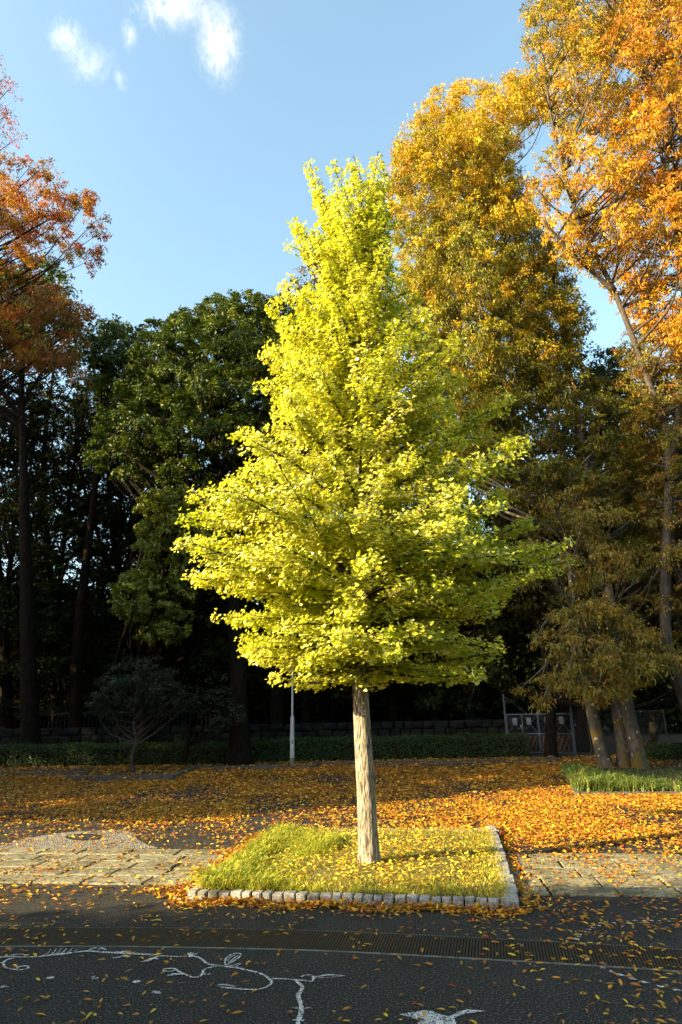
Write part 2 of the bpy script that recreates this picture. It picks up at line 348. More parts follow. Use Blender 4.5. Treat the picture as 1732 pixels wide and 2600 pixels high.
for i, q in enumerate([(705, 318), (690, 281), (706, 258), (722, 240), (752, 218), (800, 200), (835, 185), (880, 168), (940, 155), (1005, 145), (1060, 138), (1115, 132), (1180, 127), (1250, 127), (1315, 127), (1380, 128), (1445, 132), (1520, 137), (1590, 143)]):
    l = [24, 34, 18, 22, 30, 18, 20, 24, 28, 22, 20, 16, 26, 24, 18, 16, 34, 20, 24][i]
    h = [9, 12, 6, 7, 7, 6, 5, 5, 5, 5, 4, 4, 6, 5, 6, 4, 5, 5, 5][i]
    mb.add([[*Z7(q[0]-l, q[1]-h*.3)[:2], .0045], [*Z7(q[0]+l*.7, q[1]+h)[:2], .0045], [*Z7(q[0]+l, q[1]-h*.2)[:2], .0045], [*Z7(q[0]+l*.1, q[1]-h)[:2], .0045]], [[0, 1, 2, 3]])
o = mb.build('ground_marking', M['paint']); tag(rebase(o, Z7(1000, 200)), 'arc of small white painted dashes behind the drain grating at right', 'road marking')
mb = MB()
for i, q in enumerate([(850, 485), (915, 513), (990, 550), (1060, 575), (1160, 608), (1265, 637), (1400, 672), (1525, 700), (1660, 730)]):
    l = [22, 30, 24, 38, 40, 46, 48, 50, 50][i]
    mb.add([[*Z7(q[0]-l, q[1]-12)[:2], .0045], [*Z7(q[0]-l*.4, q[1]+7)[:2], .0045], [*Z7(q[0]+l, q[1]+9)[:2], .0045], [*Z7(q[0]+l*.2, q[1]-6)[:2], .0045]], [[0, 1, 2, 3]])
o = mb.build('ground_marking', M['paint']); tag(rebase(o, Z7(1200, 620)), 'row of larger white painted wedges in front of the drain grating at right', 'road marking')
mb = MB()
for q in [(285, 301), (530, 296), (548, 303), (536, 306), (776, 323), (880, 379), (897, 381), (889, 387), (903, 388), (875, 384), (10, 354), (36, 352), (18, 348)]:
    c = Z5(*q); r_ = .012 if q[0] not in (285, 776) else .022
    th = np.linspace(0, 2*math.pi, 9)[:-1]
    mb.add(np.stack([c[0]+r_*np.cos(th)*1.2, c[1]+r_*np.sin(th), th*0+.0045], 1), [list(range(8))])
o = mb.build('ground_marking', M['paint']); tag(rebase(o, Z5(500, 330)), 'scattered little white paint spots on the asphalt below the long drawing', 'road marking')

# ------------------------------------------------------------------ planter round the ginkgo
def stone(c, size, rot, jit=.006):
    """one rounded stone block"""
    bm = bmesh.new(); bmesh.ops.create_cube(bm, size=1)
    bmesh.ops.bevel(bm, geom=list(bm.edges), offset=.14, segments=2, affect='EDGES', profile=.6)
    m4 = Matrix.Translation(Vector(c)) @ Matrix.Rotation(rot, 4, 'Z') @ Matrix.Diagonal((*size, 1))
    for v in bm.verts: v.co = m4 @ v.co
    vs = np.array([v.co for v in bm.verts]); vs += rng.uniform(-jit, jit, vs.shape)*.5
    for v, q in zip(bm.verts, vs): v.co = q
    me = bpy.data.meshes.new('cobble'); bm.to_mesh(me); bm.free(); return me
kb = thing('cobble_kerb', 'pale granite cobble kerb edging the grass bed around the yellow ginkgo', 'kerb', tuple(lerp(FL, BR, .5)))
def place_me(me, name, mat, root):
    if not me.materials: me.materials.append(mat)
    o = bpy.data.objects.new(name, me); COL.objects.link(o); return part(o, root)
def row(a, b, step, sz, root, name='cobble', gap=.012, taper=False):
    L_ = np.linalg.norm(b-a); d = (b-a)/L_; rot = math.atan2(d[1], d[0]); x = 0
    while x < L_:
        s_ = step*rng.uniform(.85, 1.15); c = a+d*(x+s_/2)+np.array([-d[1], d[0], 0])*rng.uniform(-.006, .006)
        hz = sz[1]*rng.uniform(.92, 1.08)
        place_me(stone((c[0], c[1], hz/2-.01), (s_-gap, sz[0]*rng.uniform(.9, 1.1), hz), rot+rng.uniform(-.06, .06)), name, M['cobble'], root)
        x += s_
din = unit(BL-FL); 
row(FL+YD*.05, FR+YD*.05-XD*.1, .1, (.1, .085), kb, gap=.014)
row(FR+YD*0+unit(FL-FR)*.06, BR+unit(FL-FR)*.06, .31, (.12, .085), kb, 'edging_stone')
row(BL-YD*.05, BR-YD*.05-XD*.1, .14, (.095, .075), kb)
row(FL+din*.1+XD*.05, BL+XD*.05, .13, (.095, .085), kb)
# soil with a gentle crown
ns = 24; mb = MB()
pts = []
for j in range(ns+1):
    for i in range(ns+1):
        s_, t_ = i/ns, j/ns
        p = lerp(lerp(FL, FR, s_), lerp(BL, BR, s_), t_).copy()
        e = min(s_, 1-s_, t_, 1-t_)
        p[2] = .05+.05*min(1, e*5)+rng.uniform(-.008, .008)
        pts.append(p)
pts = np.array(pts); cen = pts.mean(0); pts[:, :2] = cen[:2]+(pts[:, :2]-cen[:2])*.965
I = np.array([[j*(ns+1)+i, j*(ns+1)+i+1, (j+1)*(ns+1)+i+1, (j+1)*(ns+1)+i] for j in range(ns) for i in range(ns)])
o = mesh('planter_soil', pts, [I], M['turf'], smooth=True); tag(o, kind='structure')

def blades(pos, h, width, lean, cols, name, root=None, lab=None, droop=1.0, az=None):
    """curved tapering grass blades, one object"""
    n = len(pos); az = rng.uniform(0, 2*math.pi, n) if az is None else az+rng.normal(0, .35, n); d = np.stack([np.cos(az), np.sin(az), 0*az], 1)
    sd_ = np.stack([-np.sin(az), np.cos(az), 0*az], 1)
    h = np.asarray(h)[:, None]; l = np.asarray(lean)[:, None]*h; wd = np.asarray(width)[:, None]
    c0 = pos; c1 = pos+d*l*.22+np.array([0, 0, 1])*h*.5; c2 = pos+d*l*.62+np.array([0, 0, 1])*h*(.8-.08*droop); c3 = pos+d*l+np.array([0, 0, 1])*h*(.85-.3*droop*np.asarray(lean)[:, None])
    v = np.stack([c0-sd_*wd/2, c0+sd_*wd/2, c1-sd_*wd/2, c1+sd_*wd/2, c2-sd_*wd*.38, c2+sd_*wd*.38, c3], 1)
    off = (np.arange(n)*7)[:, None, None]
    q = (np.array([[0, 1, 3, 2], [2, 3, 5, 4]])[None]+off).reshape(-1, 4); t = (np.array([[4, 5, 6]])[None]+off).reshape(-1, 3)
    o = mesh(name, v.reshape(-1, 3), [q, t], M['grass'], None, np.repeat(cols, 7, 0))
    if root: part(o, root)
    return o
def mixc(pal, n, wts=None, jit=.12):
    pal = np.asarray(pal, float); i = rng.choice(len(pal), n, p=None if wts is None else np.asarray(wts)/np.sum(wts))
    j = rng.choice(len(pal), n); c = lerp(pal[i], pal[j], rng.uniform(0, .3, (n, 1)))
    return np.clip(c*np.exp(rng.normal(0, jit, (n, 1))), 0, .95)
def quad_pts(n, a=.035):
    s_ = rng.uniform(a, 1-a, n)[:, None]; t_ = rng.uniform(a, 1-a, n)[:, None]
    p = lerp(lerp(FL, FR, s_), lerp(BL, BR, s_), t_); p[:, 2] = .075
    return p, s_[:, 0], t_[:, 0]
TB = G(938, 2192, .09)                       # ginkgo base
def lushness(s_, t_):
    l = np.clip(1.35-s_*3.6-np.maximum(0, t_-.6)*.9, 0, 1)+np.clip(1-t_*7, 0, 1)*.42+np.clip((s_-.86)*5, 0, 1)*.3
    l = l+np.exp(-(((s_-.29)/.09)**2+((t_-.62)/.18)**2))*.9
    return l*(1-.75*np.exp(-(((s_-.17)/.07)**2+((t_-.42)/.16)**2)))
def tufts(nt_, per_, wr, hr, seedcols, a=.03):
    c_, s_, t_ = quad_pts(nt_, a); l = lushness(s_, t_); kp = rng.uniform(0, 1, nt_) < np.clip(l+.10, 0, 1); c_, l = c_[kp], l[kp]; m_ = len(c_)
    rep_ = (per_*(.5+l*.8)*rng.uniform(.6, 1.3, m_)).astype(int); j = np.repeat(np.arange(m_), rep_); n = len(j)
    rt = (.02+.05*l[j])*np.sqrt(rng.uniform(0, 1, n)); az = rng.uniform(0, 2*math.pi, n)
    p = c_[j]+np.stack([np.cos(az)*rt, np.sin(az)*rt, 0*az], 1); H = (hr[0]+hr[1]*np.clip(l[j], 0, 1.3))*rng.uniform(.75, 1.15, m_)[j]*rng.uniform(.5, 1.2, n)
    tc = mixc(seedcols, m_, None, .15)[j]; col = np.clip(lerp(tc, mixc(seedcols, n), .45), 0, .9)
    return p, H, rng.uniform(*wr, n)*(.7+.5*np.clip(l[j], 0, 1)), rng.uniform(.5, 1.7, n), col, az
GC = [(.40, .42, .03), (.52, .48, .04), (.22, .32, .04), (.60, .52, .07), (.15, .25, .03)]
p, H, wd, ln_, col, az = tufts(3000, 15, (.006, .010), (.025, .10), GC)
g1 = blades(p, H, wd, ln_, col, 'grass', az=az); tag(g1, 'long yellow-green grass tufts filling the cobble-edged bed under the ginkgo', 'grass', kind='stuff')
n = 22000; p, s_, t_ = quad_pts(n, .02)
g1 = blades(p, rng.uniform(.015, .05, n), rng.uniform(.003, .006, n), rng.uniform(.3, 1.5, n), mixc([(.45, .42, .04), (.58, .5, .06), (.3, .33, .04), (.4, .28, .06)], n), 'grass'); tag(g1, 'short yellowish turf between the leaves under the ginkgo', 'grass', kind='stuff')

# ------------------------------------------------------------------ ginkgo
gk = thing('ginkgo_tree', 'young golden-yellow ginkgo tree with a pale fissured trunk in the cobble-edged bed', 'tree', (TB[0], TB[1], 0.05))
yb = TB[1]
tp = [(938, 2220), (936, 2150), (929, 2000), (920, 1850), (913, 1690), (910, 1560), (908, 1400), (915, 1200), (920, 1000), (925, 800), (930, 600), (938, 420)]
TK = spline([P(u, v, yb) for u, v in tp], 140); TK[:, 1] += np.interp(TK[:, 2], [0, 2, 9.5], [0, 0, .15])
TKr = np.interp(TK[:, 2], [0, .12, .4, 2.1, 4, 7, 9.6], [.128, .108, .1, .083, .062, .035, .008])
def on_trunk(z): return np.array([np.interp(z, TK[:, 2], TK[:, 0]), np.interp(z, TK[:, 2], TK[:, 1]), z])
mb = MB()
# trunk surface with long fissures
sd2 = 64; q = resample(TK, .03); rr = np.interp(q[:, 2], TK[:, 2], TKr)
th = np.arange(sd2)*2*math.pi/sd2
def fbm(th, z):
    v = 0
    for k in range(26):
        m_ = rng.integers(4, 30); f_ = rng.uniform(2, 16); v = v+np.cos(m_*th+f_*z*1.0+rng.uniform(0, 7)+1.5*np.sin(z*rng.uniform(2, 6)+rng.uniform(0, 6)))/5.0
    return v
F = fbm(th[None], q[:, 2:3]); F = np.abs(F); F = 1+.03*np.clip(F, 0, 1.0)-.02
rad = rr[:, None]*F*(1+.05*np.cos(2*th[None]+q[:, 2:3]*.8))
rad *= 1+np.clip(.25-q[:, 2:3], 0, .25)*.5*(1+np.cos(5*th[None]+1))
v = np.stack([q[:, 0:1]+np.cos(th)*rad, q[:, 1:2]+np.sin(th)*rad, q[:, 2:3]+0*rad], -1)
i = np.arange(len(q)-1)[:, None]*sd2; j = np.arange(sd2)[None]; k = (j+1) % sd2
mb.add(v.reshape(-1, 3), np.stack([i+j, i+k, i+sd2+k, i+sd2+j], -1).reshape(-1, 4)); mb.build('trunk', M['bark_ginkgo'], root=gk, smooth=True); mbb = MB()
prof = np.array([(345, 800, 850), (400, 740, 875), (450, 712, 885), (520, 680, 905), (600, 700, 940), (660, 645, 965), (720, 610, 1005), (830, 595, 1065), (960, 600, 1130), (1060, 570, 1165), (1150, 450, 1170), (1200, 435, 1235), (1260, 440, 1285), (1340, 445, 1230), (1400, 500, 1160), (1450, 535, 1150), (1500, 570, 1150), (1545, 640, 1120), (1575, 800, 860)], float)
zs, xl, xr = [], [], []
for v_, a, b in prof:
    pa, pb = PD(a, v_, yb), PD(b, v_, yb); zs.append((pa[2]+pb[2])/2); c0 = on_trunk(zs[-1])[0]; xl.append(c0-pa[0]); xr.append(pb[0]-c0)
zs, xl, xr = map(np.array, (zs[::-1], xl[::-1], xr[::-1]))
LP, LO, LB_ = [], [], []                    # leaf positions, outward directions
def gleaf(path, t0, dens, r0):
    L_ = np.linalg.norm(np.diff(path, axis=0), axis=1).sum(); n = max(3, int(L_*(1-t0)*dens))
    ns_ = max(2, int(L_/.055)); t = (rng.integers(0, ns_, n)+.5+rng.normal(0, .12, n))/ns_; t = (t0+t*(1.02-t0))*(len(path)-1); t = np.clip(t, 0, len(path)-1.001); i = t.astype(int); f = (t-i)[:, None]
    p = path[i]*(1-f)+path[i+1]*f; ax = unit(path[i+1]-path[i])
    s_ = rng.normal(size=(n, 3)); s_ -= ax*np.sum(s_*ax, 1, keepdims=True); s_ = unit(s_)
    LP.append(p+s_*rng.uniform(.015, r0, (n, 1))); LO.append(s_); LB_.append(np.full(n, rng.normal()))
def gbranch(p0, p1, r0, sub=True, dens=85):
    L_ = np.linalg.norm(p1-p0); mid = lerp(p0, p1, .5)+np.array([0, 0, .05*L_])+rng.normal(0, .05*L_, 3)
    path = spline([p0, mid, p1], 14)
    mbb.tube(path, np.linspace(r0, .004, 14), 6)
    gleaf(path, .22, dens*1.15, .075)
    if not sub: return
    m_ = max(2, int(L_*4.4))
    for t in np.linspace(.2, .93, m_):
        i = int(t*13); ax = unit(path[min(i+1, 13)]-path[i]); sdv = rng.normal(size=3); sdv -= ax*np.dot(sdv, ax); sdv = unit(sdv); fl_ = min(1, max(.15, (p0[2]-3)/5)); sdv[2] = sdv[2]*.35*fl_+.04; sdv = unit(sdv)
        dl = min(.85, L_*rng.uniform(.24, .44)*(1.25-t*.6))*np.interp(path[i][2], [6, 9], [1, .35])*(.6 if t > .65 else 1); e = path[i]+(ax*.7+sdv*.85)*dl*[1, 1, np.interp(path[i][2], [3, 7], [.45, 1])]
        pp = spline([path[i], path[i]+(ax*.55+sdv*.3)*dl*.5, e], 7); mbb.tube(pp, np.linspace(r0*.35+.002, .0025, 7), 4, cap=False)
        gleaf(pp, .1, dens*1.2, .065)
N1 = 190
for i in range(N1):
    f = (i+.5)/N1; zt = 1.85+7.2*f**1.12; az = i*2.39996+rng.uniform(-.3, .3)
    cx, cy = math.cos(az), math.sin(az)
    Rl, Rr = np.interp(zt, zs, xl), np.interp(zt, zs, xr)
    r_ = (Rr*max(cx, 0)**1.2+Rl*max(-cx, 0)**1.2+(Rl+Rr)/2*abs(cy)**1.6*.95)
    r_ *= rng.uniform(.6, 1.0)*(1+.12*cy)*(1-.05*max(cx, 0))*np.interp(zt, [2, 4.5, 6], [1.06, 1.03, .97])
    el = np.interp(zt, [1.8, 3, 6, 9.3], [-.05, .18, .6, 1.45])+rng.uniform(-.12, .12)
    z0 = max(2.0, zt-r_*math.tan(min(el, 1.3))*.9-.05)
    z0 = max(z0, zt-1.8)
    tipc = on_trunk(zt)+np.array([cx*r_, cy*r_, 0])
    gbranch(on_trunk(z0), tipc, .014+.02*r_/2.3, dens=190)
for u, v_, dy in [(425, 1140, -.3), (505, 1105, .2), (535, 990, 0), (670, 512, .1), (640, 652, -.1), (702, 362, 0), (1300, 1258, -.2), (1240, 1200, .3), (620, 1555, -.5), (560, 1492, -.2), (1125, 1548, -.4), (1195, 912, .1), (1200, 1010, -.3), (590, 815, 0), (432, 1335, .2), (445, 1250, -.4), (1290, 1300, .2), (1160, 1500, -.1), (870, 345, 0), (810, 355, .1), (760, 380, -.1), (610, 700, .2), (600, 880, -.3), (1165, 1130, .2)]:
    e = PD(u, v_, yb+dy); q0 = on_trunk(e[2]); e = q0+(e-q0)*.95; rad_ = np.hypot(*(e-on_trunk(e[2]))[:2]); z0 = max(2.05, e[2]-rad_*np.interp(e[2], [2, 3, 6, 9], [.1, .3, .9, 2.2]))
    gbranch(on_trunk(min(z0, 8.6)), e, .014+.012*rad_, dens=190)
mbb.build('branches', M['bark'], root=gk, smooth=True)
gp = np.concatenate(LP); go = np.concatenate(LO); lb_ = np.concatenate(LB_); kp = gp[:, 2] < 9.35-.2*np.abs(gp[:, 0]-TB[0]); gp, go, lb_ = gp[kp], go[kp], lb_[kp]; n = len(gp); print('ginkgo leaves', n)
outw = gp-np.stack([np.interp(gp[:, 2], TK[:, 2], TK[:, 0]), np.interp(gp[:, 2], TK[:, 2], TK[:, 1]), gp[:, 2]-.5], 1)
nr = unit(unit(outw)*.55+np.array([-.15, -.1, .9])+rng.normal(0, .5, (n, 3)))
dd = unit(unit(outw)*.6+go*.7+np.array([0, 0, -.5])+rng.normal(0, .3, (n, 3)))
c = mixc([(.60, .56, .03), (.72, .70, .17), (.48, .50, .03), (.33, .40, .04)], n, [4, 4.5, 3, 1.4], .1)  # pale lemon leaves mixed in: sunlit highlights put into the leaf colour
gr = np.clip((gp[:, 0]-TB[0])*.22+(3.6-gp[:, 2])*.18+.1, 0, .65)[:, None]*rng.uniform(.4, 1, (n, 1)); c = lerp(c, np.array([[.30, .40, .03]]), gr); c = np.clip(c*np.exp(lb_[:, None]*[.10, .06, .3]), 0, .85)  # greener and darker to the lower right: crown self-shade put into the colour
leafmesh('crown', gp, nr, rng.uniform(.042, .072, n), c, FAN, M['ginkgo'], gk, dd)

# ------------------------------------------------------------------ other trees
def inpoly(p, poly):
    x, y = p; c = False; n = len(poly)
    for i in range(n):
        x1, y1 = poly[i]; x2, y2 = poly[i-1]
        if (y1 > y) != (y2 > y) and x < (x2-x1)*(y-y1)/(y2-y1)+x1: c = not c
    return c
def edge_dist(p, poly):
    a = np.array(poly, float); b = np.roll(a, 1, 0); p = np.array(p); ab = b-a
    t = np.clip(((p-a)*ab).sum(1)/((ab*ab).sum(1)+1e-9), 0, 1); return np.linalg.norm(a+ab*t[:, None]-p, axis=1).min()
def lumps_in(poly, y0, thick, rr, nmax, sep=.75):
    """clump centres: the crown's outline gives width and height; its depth follows its width"""
    P_ = np.array(poly, float); lo, hi = P_.min(0), P_.max(0); out = []; tries = 0; ymax = thick
    while len(out) < nmax and tries < nmax*60:
        tries += 1; q = rng.uniform(lo, hi)
        if not inpoly(q, poly): continue
        r_ = rng.uniform(*rr); rpx = r_*1494/y0; ed = edge_dist(q, poly)
        if ed < rpx*.72:
            if ed < rpx*.4: continue
            r_ = max(rr[0]*.6, ed/1494*y0*1.1)
        fd = min(1, ed/1494*y0/(thick*1.1)+.25); yy = y0+rng.uniform(-1, 1)*thick*fd
        c = PD(q[0], q[1], yy); s_ = yy/y0
        if any(np.linalg.norm(c-c2) < sep*(r_+r2) for c2, r2 in out): continue
        out.append((c, r_*s_))
    return out
def foliage(lumps, per, size, pal, wfun, flat=.7, shell=.5, droop=.3, open_=0.0, up=.7, down=-.35, jit=.16, sub=.30):
    """each clump is a few dozen leaf sprays set round its centre, so its edge is ragged and gaps open between sprays"""
    pos, nrm, col, drs, sz = [], [], [], [], []
    for c, r_ in lumps:
        n = int(per*r_*r_*rng.uniform(.8, 1.2)); k = int(rng.integers(20, 30)*max(.5, min(1.6, r_)))
        d = unit(rng.normal(size=(k*3, 3))); d = d[d[:, 2] > down-rng.uniform(0, .3, len(d))][:k]; k = len(d)
        rad = rng.uniform(shell, 1.12, k)**.6
        sc_ = d*(rad*r_)[:, None]*np.array([1, 1, flat]); ax = unit(d+rng.normal(0, .4, (k, 3))+[0, 0, -droop*.6])
        j = rng.integers(0, k, n); t = rng.uniform(-.8, 1, n)[:, None]
        g = rng.normal(size=(n, 3))*[1, 1, .55]
        p = c+sc_[j]+ax[j]*t*sub*r_+g*sub*r_*.42*(1.15-t*.6)
        pos.append(p); nrm.append(unit(d[j]*.6+np.array([0, 0, up])+rng.normal(0, .5, (n, 3))))
        drs.append(unit(ax[j]*.8+np.array([0, 0, -droop])+rng.normal(0, .45, (n, 3))))
        wts = np.asarray(wfun(c, r_), float)*np.exp(rng.normal(0, .4, len(pal)))
        cl = mixc(pal, n, wts, jit); tint = mixc(pal, k, wts, jit); cl = lerp(cl, tint[j], .62)*rng.uniform(.85, 1.15); col.append(np.clip(cl, 0, .9))
        sz.append(rng.uniform(.7, 1.25, n)*size)
    return np.concatenate(pos), np.concatenate(nrm), np.concatenate(drs), np.concatenate(sz), np.concatenate(col)
def limbs(mb, trunks, lumps, r0=.07, twigs=5, kz=.75, tw=.011, every=1):
    """a limb from the best trunk to each clump"""
    for c, r_ in lumps[::every]:
        best = None
        for pth, rad in trunks:
            hd = np.hypot(pth[:, 0]-c[0], pth[:, 1]-c[1]); want = c[2]-kz*hd
            cost = np.abs(pth[:, 2]-want)+hd*.5+(pth[:, 2] < pth[0, 2]+(pth[-1, 2]-pth[0, 2])*.2)*5
            i = cost.argmin()
            if best is None or cost[i] < best[0]: best = (cost[i], pth[i], rad[i])
        p0 = best[1]; L_ = np.linalg.norm(c-p0); rs = min(best[2]*.7, .02+r0*L_/5)
        mid = lerp(p0, c, .5)+np.array([0, 0, -.05*L_])+rng.normal(0, .07*L_, 3)
        pp = spline([p0, mid, c], 10); mb.tube(pp, np.linspace(rs, tw*1.4, 10), 5, cap=False)
        for k in range(twigs):
            d = unit(rng.normal(size=3)+np.array([0, 0, .4])); a = pp[rng.integers(5, 10)]
            mb.tube(spline([a, a+d*r_*.5+rng.normal(0, .08, 3), c+d*r_*.9], 5), np.linspace(tw, tw*.35, 5), 3, cap=False)
def trunkpath(pts, r0, r1, n=40):
    p = spline([P(*q) for q in pts], n); rad = np.linspace(1, 0, n)**.9*(r0-r1)+r1
    rad[:4] *= [1.5, 1.28, 1.12, 1.04]
    return p, rad
def tree(name, label, group, trunks, lumps, fol, leafm, bark, sides=12, lim=None, tpl=LEAF4, cat='tree'):
    base = trunks[0][0][0]; t = thing(name, label, cat, (base[0], base[1], 0), group)
    mb = MB()
    for p, r_ in trunks: mb.tube(p, r_, sides, noise=.02)
    if lumps: limbs(mb, trunks, lumps, **(lim or {}))
    mb.build('trunk', bark, root=t, smooth=True)
    pos, nrm, drs, sz, col = fol
    leafmesh('crown', pos, nrm, sz, col, tpl, leafm, t, drs)
    return t
GT = 'tall trees standing behind the road'
def vpx(c):   # photo row (in 1568-wide picture pixels) of a point
    q = CMn.T @ (np.asarray(c)-[0, 0, CAMH]); return (1300-q[1]/-q[2]*FPX)/K
def upx(c):
    q = CMn.T @ (np.asarray(c)-[0, 0, CAMH]); return (866+q[0]/-q[2]*FPX)/K

# --- left red-leaved tree, its trunk just outside the picture
RED = [(.46, .05, .02), (.55, .17, .015), (.56, .33, .02), (.10, .10, .015), (.26, .07, .02)]
def w_red(c, r_):
    v = vpx(c)
    if v < 340: return [2.5, .6, .3, .3, 3]
    if v < 520: return [.6, 1.5, 1.8, 1.2, 1]
    if v < 640: return [1.2, 1.8, 1, 1.6, 1.2]
    return [.2, .9, .5, 3, 1.2]
tl = [(P(-330, 1985, 15.5)), ]
pth = trunkpath([(-330, 1990, 15.5), (-320, 1500, 15.5), (-260, 1000, 15.5), (-150, 500, 15.5), (-60, 150, 15.5)], .24, .03)
l1 = lumps_in([(-260, 60), (-40, 80), (18, 130), (45, 170), (85, 200), (50, 250), (100, 300), (60, 350), (-20, 360), (-260, 360)], 15.5, 1.6, (.4, .7), 38)
l2 = lumps_in([(-260, 340), (60, 350), (140, 370), (165, 430), (215, 415), (245, 480), (268, 560), (262, 640), (200, 640), (160, 600), (100, 640), (-260, 640)], 15.5, 2.0, (.4, .75), 62)
l3 = lumps_in([(-260, 620), (120, 620), (180, 680), (250, 690), (215, 740), (190, 800), (215, 880), (190, 910), (110, 860), (-260, 900)], 15.5, 2.2, (.45, .8), 60)
f1 = foliage(l1, 620, .085, RED, w_red, .8, .2, .9, up=.1, down=-1); f2 = foliage(l2, 2600, .09, RED, w_red, .7, .2, .8, up=.2, down=-1); f3 = foliage(l3, 2600, .095, RED, w_red, .6, .3, .8, up=.3, down=-1)
fol = tuple(np.concatenate(x) for x in zip(f1, f2, f3))
tree('red_leaved_tree', 'open red and orange autumn tree reaching in from the left edge of the picture', GT, [pth], l1+l2+l3, fol, M['leaf'], M['bark_dark'], lim=dict(r0=.025, twigs=5, tw=.004), tpl=LEAFN)

# --- evergreens at left
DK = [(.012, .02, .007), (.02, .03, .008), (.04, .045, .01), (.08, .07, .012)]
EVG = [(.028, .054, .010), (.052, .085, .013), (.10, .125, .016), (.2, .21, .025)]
def w_evg(c, r_): return [2, 2.5, 1.6, .5]
LM = dict(r0=.09, twigs=3, tw=.02)
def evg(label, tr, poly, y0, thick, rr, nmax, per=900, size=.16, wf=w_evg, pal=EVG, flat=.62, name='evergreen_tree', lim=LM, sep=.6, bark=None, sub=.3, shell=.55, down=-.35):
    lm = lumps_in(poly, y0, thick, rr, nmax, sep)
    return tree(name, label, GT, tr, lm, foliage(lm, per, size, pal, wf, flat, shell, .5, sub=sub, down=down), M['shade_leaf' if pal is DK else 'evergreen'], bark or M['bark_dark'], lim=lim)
evg('large dark green evergreen with domed clumps between the red tree and the ginkgo',
    [trunkpath([(608, 1945, 22), (606, 1800, 22), (600, 1600, 22), (560, 1300, 22.5), (540, 1000, 23), (560, 800, 23)], .36, .05), trunkpath([(604, 1700, 22), (570, 1500, 22.4), (480, 1250, 22.6), (420, 1080, 23)], .2, .05)],
    [(300, 850), (290, 760), (330, 735), (430, 712), (470, 690), (500, 668), (545, 662), (610, 668), (680, 690), (760, 760), (800, 900), (700, 1100), (560, 1150), (500, 1170), (430, 1150), (330, 1130), (215, 1100), (195, 1050), (235, 950), (270, 900)], 23.5, 3.4, (.75, 1.35), 150, sep=.55, size=.14, per=1150, flat=.6, sub=.2, shell=.85, down=-.15)
evg('lower dark green evergreen whose clump, coloured as if sunlit, hangs under the big dome',
    [trunkpath([(365, 1950, 25), (372, 1700, 25), (400, 1500, 25), (420, 1300, 25)], .2, .05)],
    [(300, 1130), (400, 1110), (520, 1130), (560, 1200), (520, 1290), (450, 1310), (445, 1400), (420, 1480), (380, 1505), (310, 1470), (265, 1400), (275, 1330), (330, 1290), (320, 1200)], 21, 1.7, (.5, .95), 80, sep=.5, per=1300, size=.12, sub=.2, shell=.8, down=-.2, pal=[(.06, .09, .012), (.12, .15, .02), (.2, .22, .03), (.26, .27, .035)], wf=lambda c, r: [1, 2, 2, 1.5])  # brighter palette: the sun on this hanging clump is put into its colour
evg('round-topped green evergreen just right of the red tree',
    [trunkpath([(190, 1950, 27), (200, 1600, 27), (240, 1250, 27), (260, 950, 27)], .28, .05)],
    [(185, 830), (205, 745), (265, 718), (300, 735), (350, 790), (330, 900), (270, 960), (215, 900)], 27, 2.4, (.8, 1.4), 30)
evg('deep green evergreen rising behind the left red tree',
    [trunkpath([(80, 1955, 24), (70, 1600, 24), (60, 1200, 24), (50, 850, 24)], .34, .05)],
    [(-200, 600), (60, 590), (110, 590), (165, 640), (160, 700), (195, 760), (200, 880), (120, 860), (-200, 880)], 24, 3.0, (.8, 1.4), 46)
for i, (u0, u1, y0, lab) in enumerate([(20, -20, 27, 'thin dark tree at the far left edge with sky showing through its leaves'), (135, 100, 29, 'slim dark trunk with loose leaves, second from the left edge'), (250, 330, 30, 'dark leaning trunk with loose leaves left of the big evergreen'), (300, 250, 33, 'most distant thin dark trunk left of the big evergreen')]):
    tr = [trunkpath([(u0*K, 1945, y0), ((u0*.7+u1*.3)*K, 1600, y0), (u1*K, 1200, y0), (u1*K+30, 900, y0)], .26, .04), trunkpath([((u0*.8+u1*.2)*K, 1650, y0), (u1*K+60, 1300, y0+.5), (u1*K+110, 1000, y0+1)], .13, .03), trunkpath([((u0*.8+u1*.2)*K, 1560, y0), (u1*K-60, 1250, y0-.5), (u1*K-90, 1000, y0-1)], .12, .03)]
    cx = (u0+u1)/2
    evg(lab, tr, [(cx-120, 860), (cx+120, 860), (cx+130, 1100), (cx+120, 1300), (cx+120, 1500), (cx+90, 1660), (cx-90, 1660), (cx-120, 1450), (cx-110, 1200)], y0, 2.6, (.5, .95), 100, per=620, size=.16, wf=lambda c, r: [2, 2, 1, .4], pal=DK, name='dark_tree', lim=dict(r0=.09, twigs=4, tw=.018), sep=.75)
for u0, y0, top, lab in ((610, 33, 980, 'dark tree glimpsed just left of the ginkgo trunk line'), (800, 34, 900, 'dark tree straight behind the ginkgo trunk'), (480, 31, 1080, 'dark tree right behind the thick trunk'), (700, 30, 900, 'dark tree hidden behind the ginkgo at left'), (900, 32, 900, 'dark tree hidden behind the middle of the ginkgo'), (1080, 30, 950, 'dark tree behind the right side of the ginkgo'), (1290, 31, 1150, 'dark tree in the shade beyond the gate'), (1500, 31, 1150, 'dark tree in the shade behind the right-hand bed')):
    evg(lab, [trunkpath([(u0*K, 1940, y0), (u0*K+10, 1600, y0), (u0*K, 1300, y0)], .22, .05)], [(u0-120, top+60), (u0, top), (u0+120, top+60), (u0+140, 1300), (u0+130, 1640), (u0-130, 1640), (u0-140, 1300)], y0, 2.4, (.7, 1.2), 70, per=420, size=.2, wf=lambda c, r: [2, 2, 1, .3], pal=DK, name='dark_tree', lim=dict(r0=.09, twigs=2, tw=.02), sep=.6)
